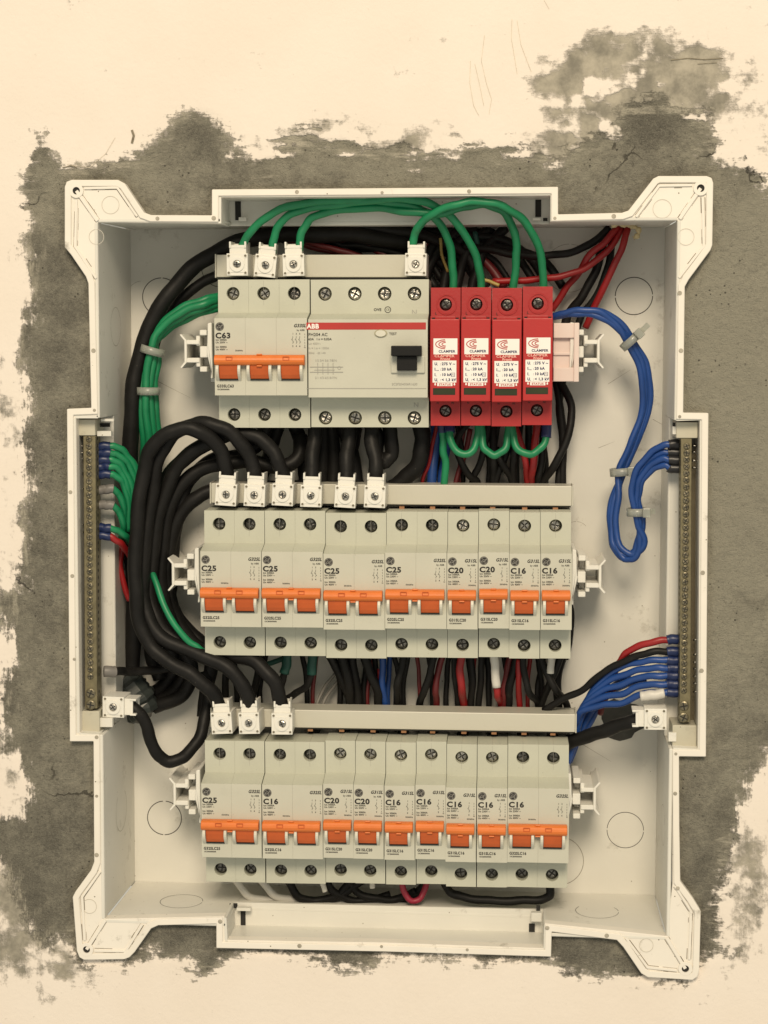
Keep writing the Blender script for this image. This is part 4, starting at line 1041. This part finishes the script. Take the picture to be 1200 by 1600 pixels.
# thick black cables
g = 'thick black cables looping on the left'
T = 4.3
wire(KB, 4.9, [(640,380,60),(560,368,56),(480,366,54),(405,370,52),(350,388,50),(300,420,48),(262,462,46),(232,515,45),(214,575,44),(206,640,44),(204,710,46),(204,790,50),(206,870,52),(210,960,55),(205,1060,60)],
     'thickest black cable sweeping from the top opening round the left side', None, name='cable', cat='cable', n=16)
wire(KB, 3.2, [(345,428,56),(310,445,56),(275,478,56),(250,520,57),(235,560,58),(228,640,60)], 'thinner black cable behind the green bundle at upper left', None, name='cable', cat='cable')
wire(KB, T, [(357,760,30),(354,735,27),(345,705,24),(325,682,20),(297,670,18),(264,676,18),(238,698,20),(225,735,22),(217,790,22),(212,850,22),(212,915,22),(216,965,24),(232,1005,25),(262,1033,24),(300,1055,22),(330,1080,24),(346,1112,29)],
     'outermost thick black cable from first middle clamp round to first bottom clamp', g, name='cable', cat='cable', n=16)
wire(KB, T, [(401,760,30),(397,735,28),(385,705,26),(365,680,24),(335,664,22),(300,664,26),(268,682,28),(248,715,29),(238,765,30),(229,830,30),(223,895,30),(226,948,30),(246,990,28),(290,1015,26),(335,1032,24),(368,1055,22),(386,1085,24),(391,1112,29)],
     'thick black cable from second middle clamp down to second bottom clamp', g, name='cable', cat='cable', n=16)
wire(KB, T, [(445,760,30),(440,735,29),(428,708,28),(405,685,28),(370,678,30),(330,690,32),(292,712,34),(265,752,36),(246,815,37),(237,880,37),(237,945,36),(256,983,34),(300,1012,32),(350,1022,30),(395,1032,26),(425,1060,23),(437,1090,25),(441,1112,29)],
     'thick black cable from third middle clamp down to third bottom clamp', g, name='cable', cat='cable', n=16)
g = 'black cables running behind the left bundle'
lab = 'thick black cable running behind the others from the top breaker to the lower left'
wire(KB, T, [(470,680,52),(465,715,46),(440,730,44),(395,722,44),(340,726,44),(296,745,43),(268,785,43),(256,845,45),(252,910,47),(262,960,48),(285,1010,52),(300,1050,56),(285,1085,58),(240,1105,60)], lab, g, name='cable', cat='cable', n=16)
wire(KB, T, [(500,760,56),(430,762,52),(370,765,50),(320,770,48),(286,798,47),(268,840,48),(262,900,50),(272,960,54),(300,1000,56),(330,1030,56),(322,1080,58),(318,1120,56)], lab, g, name='cable', cat='cable', n=16)
wire(KB, T, [(420,655,50),(405,690,50),(380,710,50),(330,720,48),(290,760,48),(275,820,50),(268,880,52),(262,950,55),(235,1010,58),(250,1060,60)], lab, g, name='cable', cat='cable', n=16)
wire(KB, T, [(370,655,46),(355,668,44),(330,690,44),(295,712,44),(262,745,44),(245,800,46),(240,870,48),(246,940,50),(262,1000,52),(275,1045,56)], lab, g, name='cable', cat='cable', n=16)
g = 'black cables dropping from the residual current breaker'
for x, x2, d_, lb in ((492,487,40,'vertical black cable into the fourth middle clamp'),(546,541,40,'vertical black cable into the fifth middle clamp'),(582,587,38,'vertical black cable into the last middle clamp')):
    wire(KB, T, [(x,655,d_),(x-1,690,d_-3),(x2,725,d_-8),(x2,762,30)], lb, g, name='cable', cat='cable', n=16)
wire(KB, T, [(606,655,46),(612,690,45),(610,712,45),(600,722,45),(590,712,46),(588,680,48),(575,655,50)], 'black cable making a tight hook right of the last middle clamp', None, name='cable', cat='cable', n=16)
wire(KB, 5.0, [(655,655,52),(660,690,50),(655,720,50),(636,745,52),(610,765,54)], 'thick black cable curving below the right end of residual current breaker', None, name='cable', cat='cable', n=16)
g = 'black cables behind the gap between top and middle rows'
for x0, x1 in ((515,520),(528,560),(560,530),(440,400),(455,480),(505,500)):
    wire(KB, 4.2, [(x0,650,58),((x0+x1)/2+4,700,60),(x1,770,60)], 'black cable deep in the gap under the wide beige breakers', g, name='cable', cat='cable')
# lower left loop from the side clamp
wire(KB, 3.7, [(196,1104,20),(212,1108,20),(226,1128,22),(237,1160,25),(250,1183,28),(268,1190,30),(290,1180,34),(310,1155,40),(321,1120,46),(325,1080,52),(322,1050,56)], 'black cable looping down from the left side clamp and up behind', None, name='cable', cat='cable', n=16)
wire(TAPE, 5.6, [(190,1040,66),(210,1062,62),(222,1085,60),(228,1110,62)], 'dark grey taped bundle behind the left side clamp', None, name='taped_bundle', cat='taped bundle', n=14)
tp = spline([P(*q) for q in [(190,1050,62),(200,1064,57),(212,1080,54),(222,1096,55),(214,1114,60),(196,1120,66)]], 6)
mb = MB(); mb.tube(tp, [(3.5+6.0*math.sin(math.pi*min(1, (i+1)/len(tp)*1.02)))*(1+.10*math.sin(i*2.1)+.07*math.sin(i*4.7)) for i in range(len(tp))], 9)
mb.sm = [False]*len(mb.sm)
tag(mb.build('taped_bundle', TAPE, None, .5, origin=tp[0]), 'crumpled dark tape wad beside the left side clamp', 'taped bundle')
wire(KB, 2.6, [(162,1049,20),(178,1049,22),(200,1049,34),(235,1048,44),(275,1042,50)], 'black wire with grey sleeve at the foot of the left brass bar', None, ferrules=[(FG,0,7,1.3)])
for pts in ([(232,1105,66),(262,1088,64),(285,1062,62),(300,1030,62)], [(225,1092,68),(250,1075,66),(270,1050,64),(285,1020,64)], [(215,960,62),(206,1000,62),(205,1045,64)], [(180,905,70),(186,940,68),(195,965,68),(204,980,70)], [(190,900,70),(198,940,68),(210,975,66)],
            [(262,935,60),(285,975,58),(310,1000,58),(330,1020,60)], [(245,960,62),(270,985,60),(300,1005,60)]):
    wire(KB, 4.2, pts, 'black cable section deep in the lower left corner of the bundle', 'black cables deep in the lower left', name='cable', cat='cable')
# wires behind the top busbar
g = 'dark wires crowded behind the top busbar'
for i in range(15):
    x0 = 440+i*22+random.uniform(-8, 8); y0 = 366+random.uniform(-6, 12)
    wire(random.choice([KB,KB,KB,KB,KM]), 2.2+random.uniform(-.3, .6), [(x0-50,y0-4,68),(x0,y0+6,64),(x0+50,y0+14+random.uniform(-8, 8),63),(x0+95,y0+34,64),(x0+125,y0+75,62)], 'dark wire among those crowded behind the top busbar', g)
wire(KM, 1.8, [(478,376,58),(505,385,57),(535,392,57),(565,402,58)], 'dark red wire behind the top busbar', None)
wire(KB, 3.4, [(430,360,60),(500,356,58),(580,356,58),(640,364,58),(690,378,60),(730,400,62),(750,450,62)], 'black cable running along under the top tray', None, name='cable', cat='cable')
for i, (a_, c_) in enumerate(((690,660),(712,690),(735,710),(760,735),(675,655))):
    wire(KB, 3.0, [(a_+30,356,66),(a_,385,62),(c_+10,420,60),(c_,465,58)], 'black cable dropping behind the first two red arresters', 'black cables behind the red arresters', name='cable', cat='cable')
wire(KGD, 1.5, [(742,362,60),(748,400,60),(744,440,58)], 'dark green thin wire behind the green jumpers', None)
wire(KY, .9, [(688,372,56),(691,400,56),(700,425,56)], 'thin yellow strip among the dark wires', None)
wire(KY, 1.1, [(752,436,46),(765,440,46),(780,446,46)], 'thin yellow wire above the second red arrester', None)
# red and black wires from the upper right opening
wire(KR, 1.95, [(972,356,56),(955,385,52),(925,412,50),(895,427,48),(860,434,48),(820,438,50),(770,440,52)], 'red wire running left behind the green jumpers from upper right opening', None)
wire(KR, 2.0, [(966,354,54),(945,378,50),(920,400,50),(905,425,54),(885,450,58),(862,485,60)], 'red wire crossing down behind the last red arrester', None)
wire(KR, 2.1, [(981,356,54),(975,378,50),(962,410,50),(945,445,52),(929,480,56),(915,512,60)], 'rightmost red wire coming down from the upper right opening', None)
wire(KB, 2.3, [(952,356,56),(935,372,54),(905,390,52),(870,398,50),(830,400,50),(795,396,52),(755,388,56),(725,385,60)], 'black wire sagging left from the upper right opening', None)
wire(KB, 2.7, [(950,358,60),(940,390,60),(928,430,60),(908,465,60),(888,492,62),(880,530,64)], 'black wire falling behind the blue bundle, nearer the red arresters', None)
wire(KB, 2.2, [(958,358,60),(954,395,60),(946,430,60),(930,465,60),(910,492,62),(895,530,64)], 'black wire falling behind the blue bundle, nearer the right wall', None)
# blue bundle on the right
g = 'blue wires bundled on the right side'
bl = [(860,496,40),(885,490,36),(915,487,34),(945,493,34),(969,512,36),(988,538,38),(1003,568,40),(1009,605,42),(1005,650,44),(988,695,44),(972,735,44),(962,780,42),(959,820,41),(962,850,40),(975,868,38),(990,868,36),(1000,850,34),(1000,820,32),(994,785,30),(992,760,29),(1000,732,27),(1018,708,24),(1036,695,21),(1048,692,20),(1062,692,20)]
yend = [694,707,719,732]
for i in range(4):
    off = [(-5,-4),(5,3),(-1,5),(3,-3)][i]; pts = []
    for j, (a_, b_, d_) in enumerate(bl):
        k = min(1, j/3)
        dx = off[0]*(1 if j < 11 else (-1 if j < 17 else .8)); dy = off[1]*(1 if j < 5 or 11 <= j < 17 else .3)
        sway = 3*math.sin(j*.9+i*1.7) if 3 < j < 22 else 0
        if j >= 19:
            t = (j-18)/6; b_ = b_+(yend[i]-692)*min(1, t*1.2); a_ = a_+(1-t)*[-6,-1,4,8][i]
            dx = dy = 0; sway = 0
        pts.append((a_+dx*k+sway*.6, b_+dy*k, d_+off[0]*.25))
    wire(KU, 1.95, pts, ['blue wire ending topmost at the right brass bar, long drooping loop','blue wire ending second from the top of the right brass bar','blue wire ending third from the top of the right brass bar','blue wire ending fourth from the top of right brass bar'][i], g, ferrules=[(FK,1,6.2,1.45)])
# lower right group
g = 'blue wires fanning into the lower right bar'
wire(KR, 2.1, [(1060,999,20),(1048,999,20),(1032,1001,20),(1005,1007,22),(982,1018,26),(968,1034,32),(960,1052,40)], 'red wire ending in blue sleeve at lower right bar', None, ferrules=[(FU,0,6.5,1.4)])
wire(KB, 2.1, [(1060,1018,20),(1048,1018,20),(1025,1018,20),(998,1024,22),(970,1036,26),(940,1052,32),(915,1075,38),(880,1092,44),(850,1110,50)], 'black wire ending in blue sleeve just below the red one', None, ferrules=[(FU,0,6.5,1.4)])
for i, y_ in enumerate((1032,1044,1056,1069,1082)):
    wire(KU, 2.0, [(1060,y_,20),(1048,y_,20),(1028,y_-1+i*.5,20),(1002,y_+2,23),(975,y_+8+i*2,28),(948-i*2,y_+24-i,34),(925-i*4,y_+50-i*5,40),(908-i*2,y_+88-i*10,46),(898+i,1160-i*5,50),(884,1200,54)],
         ['topmost blue wire of the fan below the black one','second blue wire of the fan at the lower right bar','middle blue wire of the fan at the lower right bar','fourth blue wire of the fan above the white sleeved one','lowest blue wire of the fan with a white sleeve'][i], g,
         ferrules=[(FU,0,6.5,1.45)]+([] if i < 4 else []))
wire(KU, 2.0, [(1010,1062,34),(975,1070,36),(950,1085,42),(925,1110,48),(905,1150,54),(890,1190,58)], 'blue wire deeper behind the lower right fan', None)
wire(KU, 2.0, [(985,1058,38),(955,1075,42),(935,1105,48),(915,1140,54),(890,1175,58)], 'blue wire lowest behind the lower right fan', None)
wire(KM, 1.8, [(960,1075,36),(945,1092,40),(938,1115,46)], 'dark red wire glimpsed between the blue fan wires', None)
o = wire(KW, 2.9, [(1038,1083,19),(1020,1086,19),(1001,1088,20)], 'white sleeve over the lowest blue wire of the fan', None, name='wire_sleeve', cat='sleeve')
wire(KB, 4.2, [(1008,1124,22),(985,1128,24),(955,1138,30),(925,1148,38),(895,1158,46),(870,1170,54)], 'thick black cable into the right side clamp', None, name='cable', cat='cable', n=16)
# gap between top and middle rows, right half
g = 'thin wires in the gap under the red arresters'
for m_, r, pts, lb in [
 (KB,2.1,[(735,655,54),(715,685,54),(716,712,54),(735,745,56),(745,770,58)],'black wire bowed left under the first two red arresters'),
 (KB,2.1,[(765,655,56),(757,700,56),(745,735,58),(738,775,60)],'black wire slanting left under the second red arrester'),
 (KB,2.6,[(768,655,60),(772,710,58),(770,775,60)],'black upright wire under the second red arrester'),
 (KB,2.1,[(775,700,58),(785,725,56),(800,760,58)],'black wire slanting right under the third red arrester'),
 (KB,2.2,[(798,655,60),(790,710,60),(775,760,60)],'black wire behind the green loops under third red arrester'),
 (KB,2.3,[(806,655,56),(803,710,56),(802,770,58)],'black wire left of the red pair under the third arrester'),
 (KR,2.0,[(800,655,56),(815,695,54),(822,730,54),(824,770,56)],'red wire bending right, left one of the red pair'),
 (KB,2.2,[(826,655,62),(826,710,62),(826,760,62)],'black wire between the two red wires'),
 (KR,2.2,[(840,655,52),(836,695,52),(832,735,53),(830,770,54)],'red wire right one of the red pair under the last arrester'),
 (KB,2.3,[(850,655,58),(848,700,58),(843,740,58),(840,775,60)],'black wire right of the red pair'),
 (KB,2.4,[(872,590,60),(890,625,56),(893,655,54),(884,690,52),(868,725,52),(850,765,54)],'black wire bulging right beyond the arresters and crossing back'),
 (KB,2.4,[(868,590,62),(876,640,60),(880,690,60),(879,770,60)],'black wire straight down right of the last arrester'),
 (KB,2.2,[(880,590,62),(874,640,62),(879,700,62),(872,770,64)],'black wire hidden behind the crossing pair'),
 (KR,1.2,[(684,655,58),(676,695,58),(668,730,58),(660,760,60)],'thin red wire left of the straight green wire'),
 (KU,3.0,[(680,655,60),(680,700,62),(674,765,62)],'dark blue wire behind the straight green wire'),
 (KU,2.4,[(706,650,62),(698,700,64),(690,765,64)],'dark blue wire right of the straight green wire'),
 (KM,1.6,[(735,670,62),(725,715,62),(712,760,62)],'dark red wire deep behind the first green loop')]:
    pts = pts[:-1]+[(pts[-1][0], 752, 60), (pts[-1][0], 800, 63)] if pts[-1][1] > 755 else pts
    wire(m_, r, pts, lb, g)
# gap between middle and bottom rows
g = 'wires in the gap between middle and bottom rows'
for m_, r, pts, lb in [
 (KB,2.4,[(352,1015,52),(353,1050,54),(352,1105,56)],'black wire upright above the first bottom clamp'),
 (KB,2.4,[(405,1020,54),(402,1060,56),(392,1110,58)],'black wire leaning left behind the second bottom clamp'),
 (KGD,3.3,[(449,1018,46),(448,1035,46),(444,1052,46)],'dark green sleeve below the second breaker, left one'),
 (KGD,3.3,[(488,1018,46),(488,1035,46),(487,1054,46)],'dark green sleeve below the second breaker, right one'),
 (KGD,1.8,[(450,1025,50),(430,1034,52),(405,1040,54)],'dark green wire running left under the middle row'),
 (KB,2.4,[(445,1050,46),(440,1068,48),(436,1100,52)],'black wire leaving the left dark green sleeve'),
 (KB,2.4,[(487,1052,46),(480,1070,48),(460,1085,52),(440,1105,56)],'black wire leaving the right dark green sleeve'),
 (KW_SHADED,1.2,[(530,1045,66),(510,1070,66),(495,1095,66)],'white wire with painted shade, slanting behind the third breaker, left one'),
 (KW_SHADED,1.2,[(540,1050,66),(522,1072,66),(505,1095,66)],'white wire with painted shade, slanting behind the third breaker, right one'),
 (KB,3.2,[(510,1015,54),(525,1040,54),(540,1075,56),(550,1110,58)],'black wire slanting right under the third breaker, leftmost'),
 (KB,3.2,[(530,1015,50),(540,1045,50),(545,1075,52),(548,1110,54)],'black wire slanting right under the third breaker, second'),
 (KB,3.4,[(548,1015,56),(552,1050,56),(560,1110,58)],'black wire upright under the third breaker'),
 (KB,3.2,[(565,1015,52),(578,1050,54),(590,1080,56),(592,1110,58)],'black wire slanting right toward the blue one'),
 (KR,1.3,[(592,1045,58),(594,1075,58),(598,1105,58)],'thin red wire beside the blue wire in lower gap'),
 (KU,2.3,[(598,1015,56),(598,1045,56),(598,1075,56),(602,1110,58)],'blue wire in the gap beneath the third and fourth breakers'),
 (KB,2.5,[(632,1018,50),(627,1045,50),(621,1070,50),(620,1110,52)],'black wire under the fourth two pole breaker, left one'),
 (KB,2.5,[(680,1018,50),(672,1050,50),(664,1078,52),(655,1110,54)],'black wire under the fourth two pole breaker, right one'),
 (KM,2.2,[(694,1018,54),(684,1050,54),(681,1080,54),(682,1110,54)],'dark red wire curving below the fourth two pole breaker'),
 (KB,2.2,[(710,1018,54),(711,1060,54),(716,1110,54)],'black wire left of the bright red wire under C20'),
 (KR,2.6,[(722,1018,46),(719,1045,46),(721,1075,46),(725,1110,48)],'bright red wire hanging under the first C20 breaker'),
 (KB,2.4,[(735,1018,54),(738,1060,54),(736,1110,54)],'black wire right of the bright red wire'),
 (KB,2.3,[(753,1018,54),(752,1050,54),(748,1110,54)],'black wire under the second C20 breaker'),
 (KW,2.9,[(771,1015,44),(773,1040,44),(776,1074,44)],'white sleeve hanging under the middle row'),
 (KR,2.3,[(776,1072,45),(777,1085,46),(782,1110,48)],'red wire leaving the white sleeve'),
 (KM,2.6,[(800,1018,56),(793,1050,56),(787,1080,56),(786,1110,56)],'dark red wire just right of the white sleeve'),
 (KB,2.8,[(812,1015,52),(803,1045,52),(796,1075,54),(794,1110,56)],'black wire leaning left under first middle row C16'),
 (KR,2.1,[(811,1030,50),(810,1060,50),(812,1110,50)],'red wire under the first middle row C16'),
 (KB,2.3,[(817,1015,48),(819,1050,48),(826,1080,48),(840,1108,50)],'black wire swinging right below the first C16'),
 (KB,2.5,[(842,1015,50),(852,1045,48),(868,1078,46),(885,1110,48)],'black wire crossing rightwards below the last C16'),
 (KB,2.5,[(878,1000,50),(874,1030,49),(862,1062,50),(846,1105,52)],'black wire crossing leftwards below the last C16'),
 (KB,3.0,[(882,1018,58),(872,1050,58),(872,1110,58)],'black wire behind the crossing pair below the last C16'),
 (KW,2.4,[(861,1015,45),(861,1035,45),(860,1052,45)],'small white sleeve below the last C16'),
 (KB,1.9,[(888,930,62),(893,960,62),(891,1000,62),(884,1030,62)],'black wire peeking out right of the last middle row breaker')]:
    r = r*.9
    if pts[-1][1] > 1090: pts = pts[:-1]+[(pts[-1][0], 1100, 61), (pts[-1][0], 1150, 64)]
    wire(m_, r, pts, lb, g if not lb.endswith('sleeve') else None)
for i, (x, m_, r, dx) in enumerate([(362,KB,1.8,8),(418,KB,1.8,-12),(470,KB,1.6,10),(497,KM,1.3,-8),(518,KB,1.8,14),(575,KB,1.9,-6),(583,KB,1.7,8),(611,KU,1.6,-5),(640,KB,1.6,-10),(650,KM,1.3,6),
        (668,KB,1.7,8),(703,KB,1.7,-6),(730,KB,1.9,7),(745,KR,1.3,-9),(760,KB,1.9,4),(785,KB,1.8,10),(800,KB,1.6,-8),(830,KR,1.4,-6),(838,KB,1.8,9),(852,KB,1.7,-12),(612,KB,1.6,14),(590,KM,1.5,-16)]):
    wire(m_, r, [(x,1012,60+i%3),(x+dx*.6,1045,62+i%2*2),(x+dx,1080,64),(x+dx*.7,1150,66)], 'thin wire far back in the gap between the middle and bottom rows', 'thin wires far back in the lower gap')
for i, (x, m_, r, dx) in enumerate([(712,KB,1.6,12),(728,KM,1.3,-10),(750,KB,1.7,14),(782,KB,1.6,-14),(795,KU,1.4,6),(815,KB,1.8,-8),(845,KB,1.7,8),(858,KB,1.7,-12),(700,KB,1.8,-12)]):
    wire(m_, r, [(x,650,60+i%3),(x+dx*.6,690,62+i%2*2),(x+dx,725,64),(x+dx*.7,800,66)], 'thin wire far back in the gap under the red arresters', 'thin wires far back under the arresters')
# wires under the bottom row
g = 'wires sagging under the bottom row'
for m_, r, pts, lb in [
 (KW,2.3,[(362,1360,50),(370,1378,50),(390,1393,52),(420,1400,54),(460,1402,56)],'white wire at far left under the bottom row'),
 (KW,2.3,[(400,1360,50),(410,1378,50),(430,1392,52),(460,1399,54),(500,1402,58)],'white speckled wire under the first two bottom breakers'),
 (KB,2.5,[(443,1360,48),(452,1380,48),(470,1396,50),(495,1400,52),(525,1393,52),(550,1375,52)],'black wire looping from the second bottom breaker'),
 (KB,2.3,[(506,1365,50),(520,1385,50),(545,1398,52),(575,1400,54),(610,1390,56)],'black wire sagging below the first bottom C20'),
 (KB,2.3,[(585,1360,52),(560,1380,52),(525,1396,52),(490,1400,54)],'black wire sagging leftwards below the second bottom C20'),
 (KB,2.3,[(540,1365,52),(555,1385,52),(590,1397,52),(620,1398,54),(650,1385,54)],'black wire sagging below the second bottom C20'),
 (KB,2.4,[(560,1400,58),(600,1402,58),(640,1395,56),(670,1375,54)],'black wire low behind the pink one'),
 (KP,1.85,[(627,1365,46),(631,1385,46),(639,1398,46),(652,1400,47),(662,1388,49),(668,1370,52)],'pink wire making a small loop below the bottom row'),
 (KB,2.6,[(690,1370,50),(702,1385,48),(725,1395,46),(765,1400,45),(810,1400,45),(848,1398,45),(860,1390,45),(854,1365,46)],'long black wire running right below the last bottom breakers'),
 (KW,1.6,[(502,1372,44),(504,1380,43),(508,1386,43)],'short clear wire stub below the first C20'),
 (KW,1.6,[(581,1372,44),(582,1381,43)],'short clear wire stub below the second C20')]:
    pts = [(a, b_+(7 if b_ > 1380 else 0), d_-7) for a, b_, d_ in pts]
    wire(m_, r, pts, lb, g)

# ------------------------------------------------------------ cable ties
def tie(px, py, dep, rx, rz_, ang, label, tail=None, wd=4.6):
    c = P(px, py, dep); mb = MB(); n = 28; ca, sa = math.cos(ang), math.sin(ang)
    for i in range(n):
        q = []
        for a in (2*math.pi*i/n, 2*math.pi*(i+1)/n):
            for rr in (1.0, 1.12):
                for s_ in (-wd/2, wd/2):
                    lx_, ly_ = rx*rr*math.cos(a), rz_*rr*math.sin(a)
                    q.append((lx_*ca-s_*sa, ly_, lx_*sa+s_*ca))
        mb.add([(c.x+a, c.y+b_, c.z+d) for a, b_, d in q], [(0,1,5,4),(2,6,7,3),(0,4,6,2),(1,3,7,5)], 0, True)
    o = mb.build('cable_tie', TIE, None, origin=c); tag(o, label, 'cable tie', 'translucent cable ties')
    if not tail: return
    h_ = MB(); h_.box(rx*.55, rx*.55+4.5, -rz_*1.0-2.2, -rz_*.7, -2.7, 2.7)
    h_.v = [(a*ca-d*sa, b_, a*sa+d*ca) for a, b_, d in h_.v]; h_.build('tie_head', TIE, o, .4)
    if tail:
        t_ = MB(); a = Vector((rx*ca, -rz_*.5, rx*sa)); b_ = a+Vector((tail[0], tail[2], tail[1])); u_ = Vector((-(b_-a).z, 0, (b_-a).x)).normalized()*1.6
        t_.slab([a-u_, b_-u_, b_+u_, a+u_], (0,.6,0)); t_.build('tie_tail', TIE, o, .1)
tie(238,548,43,6.6,6.5,-.28,'clear cable tie high on the green bundle'); tie(232,611,43,6.4,6.5,-.02,'clear cable tie lower on the green bundle')
tie(986,532,37,6.4,6.0,.75,'clear cable tie at the top bend of the blue bundle',(5,5,-2)); tie(971,737,44,6.2,6.0,.1,'clear cable tie halfway down the blue bundle',(3,-2.5,-6)); tie(995,800,32,5.4,5.5,.02,'clear cable tie above the bottom of the blue loop',(5,1,-3))
